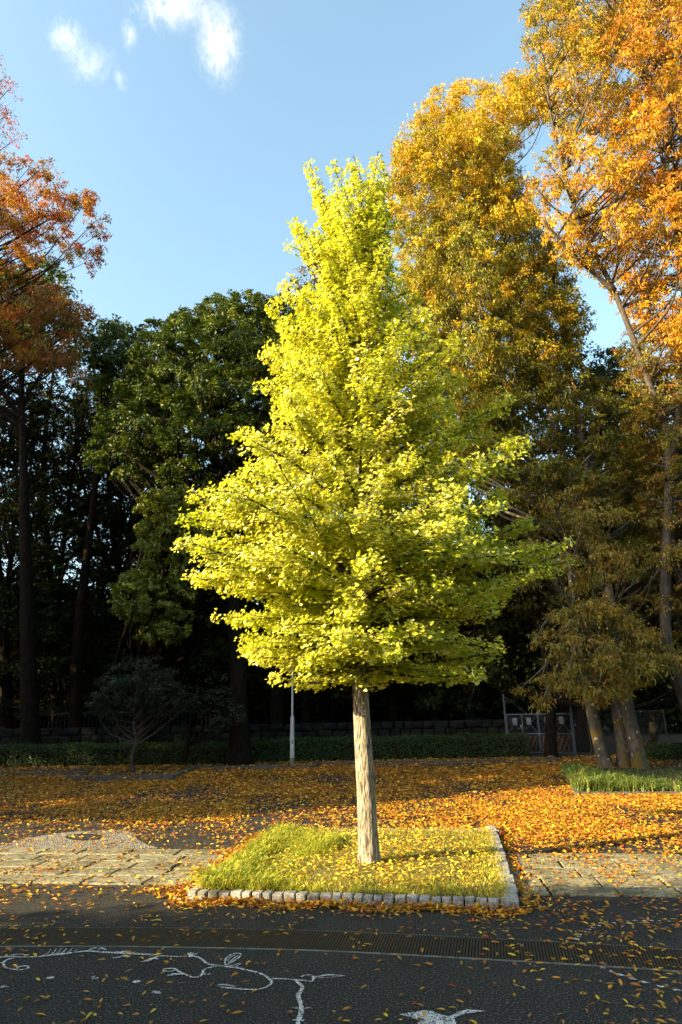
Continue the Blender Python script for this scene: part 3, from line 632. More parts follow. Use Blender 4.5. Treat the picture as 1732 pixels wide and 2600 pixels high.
for u0, y0, lab in ((-60, 36, 'broad dark tree farthest back at the left edge'), (70, 35, 'broad dark tree farthest back behind the far-left trunks'), (190, 37, 'broad dark tree farthest back, left of the big evergreen'), (320, 35, 'broad dark tree farthest back behind the lower evergreen')):
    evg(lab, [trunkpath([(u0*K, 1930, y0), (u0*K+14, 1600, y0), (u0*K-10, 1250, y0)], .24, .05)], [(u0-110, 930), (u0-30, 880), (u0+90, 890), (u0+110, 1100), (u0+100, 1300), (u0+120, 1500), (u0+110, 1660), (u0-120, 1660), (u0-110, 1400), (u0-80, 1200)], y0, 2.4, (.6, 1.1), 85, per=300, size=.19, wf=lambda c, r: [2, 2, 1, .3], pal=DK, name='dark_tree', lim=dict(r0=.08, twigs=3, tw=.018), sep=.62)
# brown tree behind the left shoulder of the ginkgo
BRN = [(.22, .12, .02), (.12, .10, .02), (.30, .16, .02), (.06, .08, .015)]
evg('brown-leaved tree half hidden behind the left shoulder of the ginkgo', [trunkpath([(700, 1945, 27), (705, 1700, 27), (720, 1300, 27), (780, 800, 27)], .3, .04)],
    [(660, 650), (685, 590), (720, 560), (900, 560), (950, 900), (900, 1200), (640, 1150), (600, 900), (545, 850), (550, 790), (600, 750)], 27, 2.6, (.7, 1.2), 62, per=800, size=.15, wf=lambda c, r: [2, 1, 1.5, 1], pal=BRN, name='brown_tree', flat=.7)

# --- golden and orange trees at right
GOLD = [(.56, .38, .012), (.50, .25, .01), (.28, .26, .012), (.10, .13, .01), (.60, .50, .02)]
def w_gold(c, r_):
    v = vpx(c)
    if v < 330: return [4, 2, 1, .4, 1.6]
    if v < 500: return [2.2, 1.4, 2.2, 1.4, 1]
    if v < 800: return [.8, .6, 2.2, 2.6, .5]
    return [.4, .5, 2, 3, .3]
GOLD2 = [(.26, .20, .010), (.20, .11, .01), (.12, .13, .009), (.05, .07, .007), (.28, .27, .012)]  # dimmer copy of GOLD: shade on the lower crown is put into the colour
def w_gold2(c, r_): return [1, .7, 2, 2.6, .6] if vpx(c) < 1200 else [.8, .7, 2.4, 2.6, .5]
st = [trunkpath([(1545, 1960, 18.5), (1520, 1880, 18.5), (1495, 1760, 18.6), (1470, 1600, 19), (1418, 1275, 20), (1325, 1136, 20.5), (1270, 900, 21), (1230, 600, 21.5)], .19, .04, 50),
      trunkpath([(1630, 1966, 18.2), (1612, 1880, 18.2), (1592, 1790, 18.3), (1568, 1600, 18.8), (1530, 1450, 19.4), (1490, 1335, 20), (1385, 1009, 21), (1325, 850, 21.5), (1286, 700, 22), (1250, 350, 22)], .2, .04, 60),
      trunkpath([(1588, 1968, 18.5), (1580, 1880, 18.6), (1568, 1800, 18.8), (1558, 1650, 19.2), (1500, 1250, 20.5), (1440, 900, 21.5), (1390, 600, 22)], .2, .05, 50)]
lg = lumps_in([(870, 380), (905, 320), (925, 270), (965, 235), (1000, 195), (1110, 165), (1195, 155), (1262, 185), (1290, 255), (1250, 310), (1205, 330), (1200, 400), (1240, 470), (1310, 560), (1330, 660), (1350, 730), (1325, 800), (1260, 900), (1190, 1060), (960, 1080), (900, 600)], 21.5, 3.4, (.5, 1.0), 290, .46)
lg2 = lumps_in([(1080, 860), (1180, 760), (1300, 790), (1400, 870), (1500, 960), (1560, 1150), (1560, 1330), (1480, 1400), (1380, 1330), (1250, 1300), (1180, 1250), (1120, 1050)], 20.4, 2.2, (.4, .75), 155, .55)
lg3 = lumps_in([(1150, 1560), (1150, 1590), (1240, 1545), (1215, 1480), (1260, 1400), (1380, 1360), (1480, 1420), (1600, 1520), (1570, 1560), (1450, 1590), (1420, 1640), (1290, 1600), (1240, 1640)], 16.8, 1.9, (.16, .38), 66, .6)+lumps_in([(1180, 1180), (1300, 1120), (1450, 1150), (1570, 1250), (1600, 1450), (1450, 1420), (1300, 1400), (1200, 1380)], 17.8, 1.8, (.2, .45), 30, .8)
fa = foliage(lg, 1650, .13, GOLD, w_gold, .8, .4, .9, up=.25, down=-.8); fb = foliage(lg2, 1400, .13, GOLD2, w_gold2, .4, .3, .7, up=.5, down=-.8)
fc = foliage(lg3, 2300, .105, [(.30, .20, .02), (.24, .12, .015), (.12, .14, .015), (.36, .30, .03)], lambda c, r: [2, 1.5, 3, .5], .32, .1, .9, up=.4, down=-1, sub=.7)  # low sprays get a dimmed palette too, standing in for shade on them
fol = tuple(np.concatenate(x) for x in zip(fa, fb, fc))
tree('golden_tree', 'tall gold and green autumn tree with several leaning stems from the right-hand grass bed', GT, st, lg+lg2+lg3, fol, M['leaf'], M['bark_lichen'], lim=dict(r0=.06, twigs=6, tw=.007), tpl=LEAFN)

ORG = [(.56, .31, .012), (.50, .18, .01), (.56, .40, .015), (.22, .21, .012), (.08, .10, .01)]
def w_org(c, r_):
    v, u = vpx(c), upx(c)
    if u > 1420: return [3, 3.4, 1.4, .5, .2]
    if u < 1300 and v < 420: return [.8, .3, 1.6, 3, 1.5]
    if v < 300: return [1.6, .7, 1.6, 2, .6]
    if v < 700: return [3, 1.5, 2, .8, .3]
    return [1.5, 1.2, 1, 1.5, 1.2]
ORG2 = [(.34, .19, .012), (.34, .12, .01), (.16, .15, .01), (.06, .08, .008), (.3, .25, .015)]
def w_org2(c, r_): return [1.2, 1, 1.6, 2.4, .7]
so = [trunkpath([(1800, 1975, 17.5), (1745, 1800, 17.5), (1690, 1600, 17.6), (1700, 1200, 18), (1690, 1090, 18), (1640, 950, 18), (1560, 740, 18), (1470, 560, 18), (1400, 300, 18), (1380, 100, 18)], .17, .025, 60),
      trunkpath([(1700, 1250, 18), (1720, 1050, 18), (1740, 800, 18.5), (1700, 500, 19), (1640, 200, 19), (1600, -50, 19)], .11, .04, 50),
      trunkpath([(1560, 740, 18), (1450, 640, 17.6), (1380, 560, 17.2)], .08, .03, 20)]
lo = lumps_in([(1190, 20), (1200, -120), (1760, -120), (1760, 900), (1640, 1000), (1500, 780), (1420, 700), (1415, 705), (1300, 605), (1215, 510), (1190, 430), (1225, 340), (1262, 300), (1250, 220), (1180, 150), (1200, 80)], 18.2, 3.2, (.42, .8), 380, .46)
lo2 = lumps_in([(1415, 740), (1480, 700), (1760, 760), (1760, 1600), (1640, 1620), (1530, 1400), (1470, 1200), (1430, 950)], 19, 2.4, (.45, .85), 170, .48)
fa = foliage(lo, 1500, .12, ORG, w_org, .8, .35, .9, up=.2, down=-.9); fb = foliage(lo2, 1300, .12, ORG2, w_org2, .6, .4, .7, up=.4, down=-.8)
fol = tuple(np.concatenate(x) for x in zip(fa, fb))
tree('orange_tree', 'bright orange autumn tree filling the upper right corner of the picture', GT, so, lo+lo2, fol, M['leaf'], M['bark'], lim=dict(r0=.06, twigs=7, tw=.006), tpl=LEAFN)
OLV = [(.03, .045, .008), (.06, .065, .010), (.11, .09, .012), (.14, .14, .015)]
evg('olive green tree below the gap of sky at right', [trunkpath([(1480, 1945, 26), (1490, 1600, 26), (1520, 1200, 26), (1530, 950, 26)], .3, .05)],
    [(1260, 860), (1285, 790), (1350, 770), (1400, 780), (1430, 750), (1500, 850), (1600, 900), (1760, 900), (1760, 1400), (1500, 1500), (1300, 1400), (1200, 1200), (1230, 950)], 26, 3.2, (.7, 1.2), 150, per=850, size=.15, wf=lambda c, r: [2, 2, 1, .7], pal=OLV, name='olive_tree', flat=.5)
evg('dark shaded tree with drooping leaves behind the leaning stems at right', [trunkpath([(1400, 1940, 23), (1390, 1700, 23), (1330, 1400, 23), (1290, 1250, 23)], .2, .05)],
    [(1100, 1000), (1300, 1100), (1450, 1150), (1560, 1300), (1700, 1400), (1700, 1560), (1450, 1500), (1300, 1480), (1170, 1420)], 23, 2.6, (.6, 1.1), 110, per=800, size=.14, wf=lambda c, r: [2, 1.5, 1.2, .3], pal=OLV, name='dark_tree', flat=.5)
# small dark tree in front of the hedge
lm = lumps_in([(190, 1640), (230, 1560), (290, 1500), (360, 1500), (430, 1560), (480, 1620), (420, 1650), (330, 1655), (250, 1665)], 20.2, 1.2, (.3, .55), 40, .6)
tree('small_tree', 'small dark tree with a crooked thin trunk in front of the left hedge', None, [trunkpath([(337, 1958, 20.2), (335, 1920, 20.2), (347, 1880, 20.2), (340, 1840, 20.2), (345, 1780, 20.2), (350, 1700, 20.2)], .06, .015)], lm,
     foliage(lm, 1700, .09, [(.03, .038, .02), (.02, .028, .014)], lambda c, r: [1, 1], .5, .3, .4), M['evergreen'], M['bark'], lim=dict(r0=.03, twigs=3, tw=.004))
lm = lumps_in([(470, 1560), (520, 1540), (560, 1640), (540, 1700), (470, 1690), (430, 1640)], 21, .8, (.25, .45), 18, .6)
tree('small_tree', 'thin dark shrub with fine branches just left of the thick trunk', None, [trunkpath([(470, 1935, 21.5), (480, 1880, 21.5), (490, 1800, 21.5), (505, 1720, 21.5)], .05, .015)], lm,
     foliage(lm, 900, .08, [(.04, .05, .03), (.03, .04, .02)], lambda c, r: [1, 1], .6, .3, .4), M['evergreen'], M['bark_dark'], lim=dict(r0=.04, twigs=6, tw=.006))

# --- far wood closing the view, one mass
pos, nrm, drs, sz, col = [], [], [], [], []
def mass(n, xr_, yr_, zf, size, pal, wts, name, lab, cat='wood'):
    x = rng.uniform(*xr_, n); y = rng.uniform(*yr_, n); top = zf(x); z = rng.uniform(0, 1, n)**.8*top
    p = np.stack([x, y, z], 1)+rng.normal(0, .15, (n, 3)); p[:, 2] = np.abs(p[:, 2])+.05
    nn = unit(rng.normal(0, .6, (n, 3))+[-.2, -.5, .5]); o = leafmesh(name, p, nn, rng.uniform(.7, 1.3, n)*size, mixc(pal, n, wts), LEAF4, M['shade_leaf'])
    return tag(rebase(o, (0, sum(yr_)/2, 0)), lab, cat, kind='stuff')
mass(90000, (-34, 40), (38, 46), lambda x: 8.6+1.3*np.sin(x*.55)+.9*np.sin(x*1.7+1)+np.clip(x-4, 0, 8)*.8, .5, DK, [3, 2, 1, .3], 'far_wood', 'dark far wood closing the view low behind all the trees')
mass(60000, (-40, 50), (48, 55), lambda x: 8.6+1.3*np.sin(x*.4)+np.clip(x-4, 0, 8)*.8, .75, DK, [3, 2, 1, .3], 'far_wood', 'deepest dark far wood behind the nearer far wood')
# sunlit undergrowth behind the fence
lit = [(.42, .38, .03), (.5, .34, .03), (.25, .32, .03)]
for k, (u, v_, rpx, lab) in enumerate([(10, 1640, 1.0, 'yellow sunlit bush seen past the fence at the left edge'), (118, 1632, 1.1, 'yellow-green sunlit bush seen past the fence between two dark trunks'), (345, 1628, 1.0, 'bright yellow bush glimpsed behind the small dark tree'), (515, 1615, 1.2, 'sunlit yellow bush glimpsed just left of the thick trunk')]):
    c = PD(u, v_, 35.5); lm = [(c+rng.normal(0, .35, 3)*[2.0, 1, .4], rpx*rng.uniform(.5, .8)) for _ in range(5)]
    tr = [(np.array([[c[0], c[1], 0], [c[0], c[1], c[2]]]), np.array([.05, .02]))]
    tree('bush', lab, 'sunlit bushes beyond the wall', tr, lm, foliage(lm, 220, .15, lit, lambda c, r: [1, 1, 1], .7, .2), M['leaf'], M['bark_dark'], cat='bush', sides=6, lim=dict(r0=.03, twigs=3, tw=.01))

# --- tall trees standing outside the picture at left: they cast the broad shade over the background
def big_shade(x, y, H, Rr, lab, lowest=.08, per=80, sz=.5, n=80):
    lm = []
    for i in range(n):
        a = rng.uniform(0, 2*math.pi); f = rng.uniform(lowest, 1); rad = Rr*math.sqrt(rng.uniform(0, 1))*math.sin(math.pi*min(.98, .25+.72*f))
        lm.append((np.array([x+rad*math.cos(a), y+rad*math.sin(a), H*f]), rng.uniform(1.3, 2.2)))
    tr = [(spline([(x, y, 0), (x+.4, y, H*.5), (x, y+.3, H*.92)], 14), np.linspace(.5, .08, 14))]
    return tree('tall_evergreen', lab, 'tall evergreens outside the left edge', tr, lm, foliage(lm, per, sz, EVG, w_evg, .7, .3), M['evergreen'], M['bark_dark'], lim=dict(r0=.12, twigs=0, tw=.04))
for k, (x, y, H, Rr, lab) in enumerate([(-30, 8.0, 20, 3.4, 'nearest tall evergreen of the row outside the left edge'), (-34, 16, 23, 5, 'second tall evergreen of the row outside the left edge'), (-35, 24, 23, 5, 'third tall evergreen of the row outside the left edge'), (-38, 32, 22, 5, 'fourth tall evergreen of the row outside the left edge'), (-38, 39, 20, 5, 'farthest tall evergreen of the row outside the left edge'), (-31, 2.2, 24, 4.0, 'unseen high-crowned tree added left of and behind the camera for shade at right'), (-22, 12.6, 13, 3.0, 'unseen shorter evergreen added for shade before the row outside the left edge')]):
    big_shade(x, y, H, Rr, lab, lowest=.62 if y == 2.2 else .08)  # last two trees are added for shade; the high crown lets sun pass under

for k, (x, y, H, Rr, lab) in enumerate([(-9, -12, 17, 6, 'unseen evergreen added behind the camera at left to block sky light'), (1, -13, 18, 6, 'unseen evergreen added straight behind the camera to block sky light'), (11, -12, 17, 6, 'unseen evergreen added behind the camera at right to block sky light'), (20, -8, 17, 6, 'unseen evergreen added outside the right edge, behind the camera, to block sky light'), (24, 2, 17, 5, 'unseen evergreen added outside the right edge of the picture to block sky light')]):
    big_shade(x, y, H, Rr, lab, per=40, n=60)  # unseen trees added to block sky light and deepen the shade

def small_shade(x, y, z0, z1, rr, lab, n=75, tr_=.17, per=900):
    lm = [(np.array([x+rng.normal(0, rr*.5), y+rng.normal(0, rr*.28), rng.uniform(z0, z1)]), rng.uniform(.5, .8)) for _ in range(n)]
    tr = [(spline([(x, y, 0), (x+.1, y, z0), (x, y+.1, z1)], 12), np.linspace(tr_, .03, 12))]
    return tree('young_tree', lab, 'young trees outside the left edge', tr, lm, foliage(lm, per, .14, OLV, lambda c, r: [2, 2, 1, 1], .7, .3), M['leaf'], M['bark'], lim=dict(r0=.05, twigs=3, tw=.01))
small_shade(-10, 10.0, 2.2, 4.9, 2.0, 'nearest young tree outside the left edge, crown low over the road')
small_shade(-15, 11.0, 4.6, 7.0, 2.0, 'second young tree outside the left edge, behind the nearest', n=45)
small_shade(-14, 14.6, 2.0, 6.0, 2.0, 'young tree outside the left edge, farthest from the camera', 44)

# --- clipped tall hedges beside the camera, unseen, added to shade the foreground
def hedge(a, b, wdt, hgt, label, size, n, pal, name='hedge', wav=.05, tpl=LEAF4, z0=.03):
    a, b = np.array(a, float), np.array(b, float); L_ = np.linalg.norm((b-a)[:2]); d = unit((b-a)*[1, 1, 0]); nn = np.array([-d[1], d[0], 0])
    t = thing(name, label, 'hedge', (float((a+b)[0]/2), float((a+b)[1]/2), 0))
    mb = MB(); c = (a+b)/2; mb.box((c[0], c[1], (hgt-.12)/2), (L_-.2, wdt-.24, hgt-.14), math.atan2(d[1], d[0])); core = mb.build('twig_core', M['bark_dark'], root=t)
    per = 2*hgt+wdt; u = rng.uniform(0, 1, n)*per; s_ = rng.uniform(0, L_, n)
    side = np.where(u < hgt, -1, np.where(u < 2*hgt, 1, 0)); off = np.where(side != 0, side*wdt/2, (u-2*hgt)-wdt/2); z = np.where(u < hgt, u, np.where(u < 2*hgt, u-hgt, hgt))
    # ends
    e = rng.uniform(0, 1, n) < wdt/L_*.5; s_ = np.where(e, rng.choice([0, L_], n), s_); off = np.where(e, rng.uniform(-wdt/2, wdt/2, n), off); z = np.where(e, rng.uniform(0, hgt, n), z)
    w_ = wav*np.sin(s_*3.1+z*4)+wav*.6*np.sin(s_*9.3+off*8)
    p = a*[1, 1, 0]+d*s_[:, None]+nn*(off+side*w_)[:, None]+np.array([0, 0, 1])*(z+(side == 0)*w_*.6+z0)[:, None]+rng.normal(0, .035*size/.06, (n, 3))
    nr = nn*side[:, None]+np.array([0, 0, .8])*1+rng.normal(0, .55, (n, 3))
    p[:, 2] = np.maximum(p[:, 2], .02)
    leafmesh('foliage', p, nr, rng.uniform(.7, 1.3, n)*size, mixc(pal, n), tpl, M['evergreen'], t)
    return t
HG = [(.03, .06, .012), (.045, .08, .015), (.02, .04, .01), (.07, .10, .02)]
c1, c2 = G(0, 2338), G(1732, 2256); sh = 4.0/math.tan(SUN_EL); off = np.array([math.cos(SUN_DIR), math.sin(SUN_DIR), 0])*sh
e1, e2 = c1-off, c2-off; dv = unit(e2-e1); pv = np.array([-dv[1], dv[0], 0])
hA, hB = e1-dv*9-pv*1.0, e2+dv*1.4-pv*1.0
hedge(hA, hB, 2.0, 4.0, 'unseen tall clipped hedge outside the left edge, added to shade the road in front', .22, 16000, HG)  # added shade caster, never in view, placed by where its shadow ends
hedge(hA-pv*2.6, hB-pv*2.6-dv*1.2, 2.0, 4.3, 'second unseen tall hedge behind the first outside the left edge, added for the same shade', .22, 12000, HG)

# --- hedges at the back
hb = lambda u, v: G(u, v)
hedge(G(-260, 1958)+[0, .5, 0], G(588, 1945)+[0, .5, 0], .9, .66, 'dark low hedge running from the left edge to the thick trunk', .055, 26000, HG)
hedge(G(628, 1940)+[0, .5, 0], G(1346, 1926)+[0, .5, 0], .9, .70, 'dark low hedge between the thick trunk and the chain-link gate', .055, 26000, HG)
hedge(G(1620, 1945)+[1.0, 1.5, 0], G(2050, 1945)+[0, 1.5, 0], .8, .4, 'low rough hedge behind the right-hand grass bed', .07, 6000, HG)

# ------------------------------------------------------------------ kerbs, beds and leaf bank at the back
def kerb(pts, label, w_=.12, h_=.12, group='concrete kerbs at the back of the road'):
    p = [np.array(q) for q in pts]; mb = MB(); m_ = len(p)
    for a, b in zip(p[:-1], p[1:]):
        L_ = np.linalg.norm((b-a)[:2]); k = max(1, round(L_/.6)); d = (b-a)/L_; rot = math.atan2(d[1], d[0])
        for i in range(k):
            c = a+(b-a)*(i+.5)/k; mb.box((c[0], c[1], h_/2), (L_/k-.008, w_, h_+rng.uniform(0, .006)), rot, .002)
    c = sum(p)/m_
    return tag(rebase(mb.build('kerb', M['kerb']), (c[0], c[1], 0)), label, 'kerb', group)
k1 = [G(-500, 1982), G(215, 1972)]; k2 = [G(215, 1970), G(168, 1984), G(440, 1980), G(492, 1957), G(792, 1955), G(808, 1947), G(1412, 1938), G(1398, 1925)]
kerb(k1, 'dark kerb length running in from the left edge')
kerb(k2[1:5], 'pale stepped kerb in front of the small dark tree')
kerb(k2[4:7]+[k2[7]], 'long low kerb running behind the lamp post towards the gate')
mb = MB()
bed = [G(-500, 1981), G(215, 1971), G(440, 1978), G(492, 1956), G(792, 1954), G(808, 1946), G(1410, 1937), G(1400, 1922)]
bk = [np.array([b[0]*1.35+.5, 30.0, 0]) for b in bed]
bed = np.array(bed+bk[::-1]); 
nb = len(bed)//2; q = []
vb = bed.copy(); vb[:, 2] = .05
mb.add(vb, [[i, i+1, 2*nb-2-i, 2*nb-1-i] for i in range(nb-1)]); o = mb.build('soil_bed', M['soil']); tag(o, kind='structure')
o = mesh('wood_floor', [(-60, 30.01, .05), (60, 30.01, .05), (60, 80, .05), (-60, 80, .05)], [np.array([[0, 1, 2, 3]])], M['soil']); tag(o, kind='structure')

# right-hand grass bed
rb0, rb1, rb2, rb3 = G(1436, 1962), G(1466, 2018), G(1760, 2022), G(2200, 2018)
k = thing('cobble_kerb', 'small cobble kerb edging the grass bed with the leaning stems at right', 'kerb', tuple(rb1))
M_c = M['cobble']; M['cobble'] = M['kerb']; row(rb1, rb3, .16, (.1, .07), k); row(rb0, rb1, .22, (.1, .07), k, 'edging_stone'); M['cobble'] = M_c  # darker kerb material swapped in: the shade here is put into the colour
far = np.array([[rb3[0]+1, 24, 0], [rb0[0]+.4, 24, 0]])
v = np.array([rb0, rb1, rb3, far[0], far[1]]); v[:, 2] = [.05, .05, .05, .055, .055]
cc = v.mean(0); v[:, :2] = cc[:2]+(v[:, :2]-cc[:2])*.985; 
o = mesh('bed_soil', v, [np.array([[0, 1, 2, 3, 4]])], M['soil']); tag(o, kind='structure')
n = 26000; u = rng.uniform(0, 1, (n, 1)); t = rng.uniform(0, 1, (n, 1))
a_ = lerp(rb1, rb3, u); b_ = lerp(rb0, rb0+(rb3-rb1), u); p = lerp(a_, b_, t)+rng.normal(0, .04, (n, 3))*[1, 1, 0]; p[:, 2] = .05
uu, tt = u[:, 0], t[:, 0]
lush = np.clip(1.15-(p[:, 0]-rb1[0])*.55, 0, 1)*np.clip(tt*2.5, .3, 1)+.4*np.clip(1-tt*2, 0, 1)
kp = rng.uniform(0, 1, n) < np.clip(lush+.15, 0, 1); p, lush = p[kp], lush[kp]; n = len(p)
g2 = blades(p, (.06+.34*lush)*rng.uniform(.5, 1.2, n)*(1+.35*np.sin(p[:, 0]*7)*np.cos(p[:, 1]*6)), rng.uniform(.012, .022, n), rng.uniform(.4, 1.4, n), mixc([(.10, .17, .03), (.16, .22, .04), (.07, .12, .025), (.24, .24, .05)], n), 'grass')
tag(rebase(g2, (float(p[:, 0].mean()), float(p[:, 1].mean()), 0)), 'long green grass around the feet of the leaning stems at right', 'grass', kind='stuff')

# ------------------------------------------------------------------ clouds: thin scraps of vapour high above
def cloud(u, v_, du, dv_, label, dens=1.0, seed=0, slant=0.0):
    y = 620; c = PD(u, v_, y); k_ = np.linalg.norm(PD(u+100, v_, y)-c)/100; rx, rz = du*k_*1.35, dv_*k_*1.3
    bm = bmesh.new(); bmesh.ops.create_icosphere(bm, subdivisions=3, radius=1)
    for q in bm.verts: q.co = Vector((q.co.x*rx+slant*q.co.z*rx, q.co.y*rz*.8, q.co.z*rz))
    me = bpy.data.meshes.new('cloud'); bm.to_mesh(me); bm.free()
    m = bpy.data.materials.new('cloud_vapour'); m.use_nodes = True; N = m.node_tree.nodes; L = m.node_tree.links; N.remove(N['Principled BSDF'])
    pv_ = N.new('ShaderNodeVolumePrincipled'); pv_.inputs['Color'].default_value = (1, 1, 1, 1); pv_.inputs['Anisotropy'].default_value = .2
    tc = N.new('ShaderNodeTexCoord'); mp = N.new('ShaderNodeMapping'); mp.inputs['Scale'].default_value = (1/rx, 1/rz/.8, 1/rz)
    ln = N.new('ShaderNodeVectorMath'); ln.operation = 'LENGTH'; L.new(tc.outputs['Object'], mp.inputs[0]); L.new(mp.outputs[0], ln.inputs[0])
    fo = N.new('ShaderNodeMapRange'); fo.inputs[1].default_value = 1; fo.inputs[2].default_value = .1; fo.inputs[3].default_value = 0; fo.inputs[4].default_value = 1; L.new(ln.outputs['Value'], fo.inputs[0])
    mp2 = N.new('ShaderNodeMapping'); mp2.inputs['Location'].default_value = (seed*7.3, 0, 0); mp2.inputs['Rotation'].default_value = (0, .5, 0); mp2.inputs['Scale'].default_value = (.11, .08, .065); L.new(tc.outputs['Object'], mp2.inputs[0])
    nz = N.new('ShaderNodeTexNoise'); nz.inputs['Scale'].default_value = 1; nz.inputs['Detail'].default_value = 6; nz.inputs['Roughness'].default_value = .65; nz.inputs['Distortion'].default_value = .9; L.new(mp2.outputs[0], nz.inputs[0])
    a = N.new('ShaderNodeMath'); a.operation = 'MULTIPLY_ADD'; a.inputs[1].default_value = 1.5; L.new(nz.outputs[0], a.inputs[0]); fs_ = N.new('ShaderNodeMath'); fs_.operation = 'MULTIPLY'; fs_.inputs[1].default_value = .28; L.new(fo.outputs[0], fs_.inputs[0]); L.new(fs_.outputs[0], a.inputs[2])
    mr = N.new('ShaderNodeMapRange'); mr.inputs[1].default_value = .80; mr.inputs[2].default_value = 1.45; mr.inputs[3].default_value = 0; mr.inputs[4].default_value = .035*dens; L.new(a.outputs[0], mr.inputs[0])
    mu = N.new('ShaderNodeMath'); mu.operation = 'MULTIPLY'; L.new(mr.outputs[0], mu.inputs[0]); L.new(fo.outputs[0], mu.inputs[1])
    L.new(mu.outputs[0], pv_.inputs['Density']); L.new(pv_.outputs[0], N['Material Output'].inputs['Volume'])
    me.materials.append(m); o = bpy.data.objects.new('cloud', me); COL.objects.link(o); o.location = c
    return tag(o, label, 'cloud', 'small white clouds in the blue sky')
cloud(410, 12, 100, 62, 'largest soft white cloud at the top edge of the picture', 1.2, 1)
cloud(505, 98, 52, 92, 'tall ragged white cloud tapering downward, below the largest cloud', 1.1, 2)
cloud(152, 88, 42, 46, 'small white cloud puff, leftmost in the sky', 1.0, 3)
cloud(205, 145, 60, 48, 'faint trailing cloud wisp below the leftmost puff', .7, 4)
cloud(299, 82, 18, 38, 'tiny upright wisp of cloud between the leftmost puff and the largest cloud', .9, 5)
cloud(278, 182, 16, 30, 'tiny faint cloud wisp below the upright one', .7, 6)

# ------------------------------------------------------------------ lamp post
LB = G(742, 1947); lp = thing('lamp_post', 'slim pale grey lamp post in front of the hedge left of the ginkgo trunk', 'lamp post', tuple(LB))
def cyl(z0, z1, r0, r1, mat, name, sides=20, extra=None):
    mb = MB(); mb.tube([(LB[0], LB[1], z) for z in np.linspace(z0, z1, 4)], np.linspace(r0, r1, 4), sides); return mb.build(name, mat, root=lp, smooth=False)
cyl(0, .26, .066, .066, M['pole_base'], 'foot'); cyl(.262, .95, .07, .07, M['pole'], 'base_tube'); cyl(.952, 1.45, .062, .062, M['pole'], 'sleeve'); cyl(1.452, 1.5, .062, .036, M['pole'], 'collar'); cyl(1.502, 5.2, .034, .028, M['pole'], 'pole')
mb = MB(); mb.box((LB[0]-.003, LB[1]-.078, .6), (.10, .03, .62), 0); dp = mb.build('door_panel', M['pole'], root=lp)
mb = MB(); mb.box((LB[0]+.01, LB[1]-.0965, .74), (.05, .006, .12)); mb.build('label_plate', M['paper'], root=lp)
mb = MB(); mb.tube([(LB[0], LB[1], 5.18), (LB[0], LB[1], 5.3), (LB[0], LB[1], 5.5), (LB[0], LB[1], 5.6)], [.05, .18, .2, .03], 20); mb.build('lamp_head', M['lens'], root=lp)

# ------------------------------------------------------------------ wall, fence, gate
WA, WB = G(-300, 1925), G(1290, 1900); WA[1] = 25.5; WB[1] = 25.2
wl = thing('stone_wall', 'dark mossy boulder wall behind the hedges', 'wall', (0, 25.4, 0))
mb = MB(); xw = P(-350, 1800, 25.5)[0]; xe = P(1285, 1800, 25.2)[0]
mb.box(((xw+xe)/2, 25.75, .58), (xe-xw, .5, 1.16)); mb.build('core', M['void'], root=wl)
mb = MB(); z = 0
for rowi in range(4):
    hh = [.34, .3, .32, .26][rowi]; x = xw
    while x < xe:
        L_ = rng.uniform(.3, .65); me = stone((x+L_/2, 25.45+rng.uniform(-.03, .03), z+hh/2), (L_-.02, .42, hh-.015), rng.uniform(-.05, .05), .06)
        vs = np.array([v.co for v in me.vertices]); fs = [list(pp.vertices) for pp in me.polygons]
        for kk in (3, 4):
            ff = [f for f in fs if len(f) == kk]
            if ff: s_f = np.array(ff); mb.f.setdefault(kk, []).append(s_f+mb.n)
        mb.v.append(vs); mb.n += len(vs); x += L_; bpy.data.meshes.remove(me)
    z += hh
mb.build('stones', M['stone'], root=wl, smooth=True)
fx0, fx1 = P(-350, 1800, 27)[0], P(560, 1800, 27)[0]
fn = thing('railing_fence', 'thin black railing above the wall at the left', 'fence', ((fx0+fx1)/2, 27, 0))
mb = MB()
for z in (.9, 1.75): mb.box(((fx0+fx1)/2, 27, z), (fx1-fx0, .04, .04))
mb.build('rail', M['fence'], root=fn)
mb = MB()
for x in np.arange(fx0, fx1, .16): mb.box((x, 27, .95), (.02, .02, 1.8))
mb.build('bars', M['fence'], root=fn)

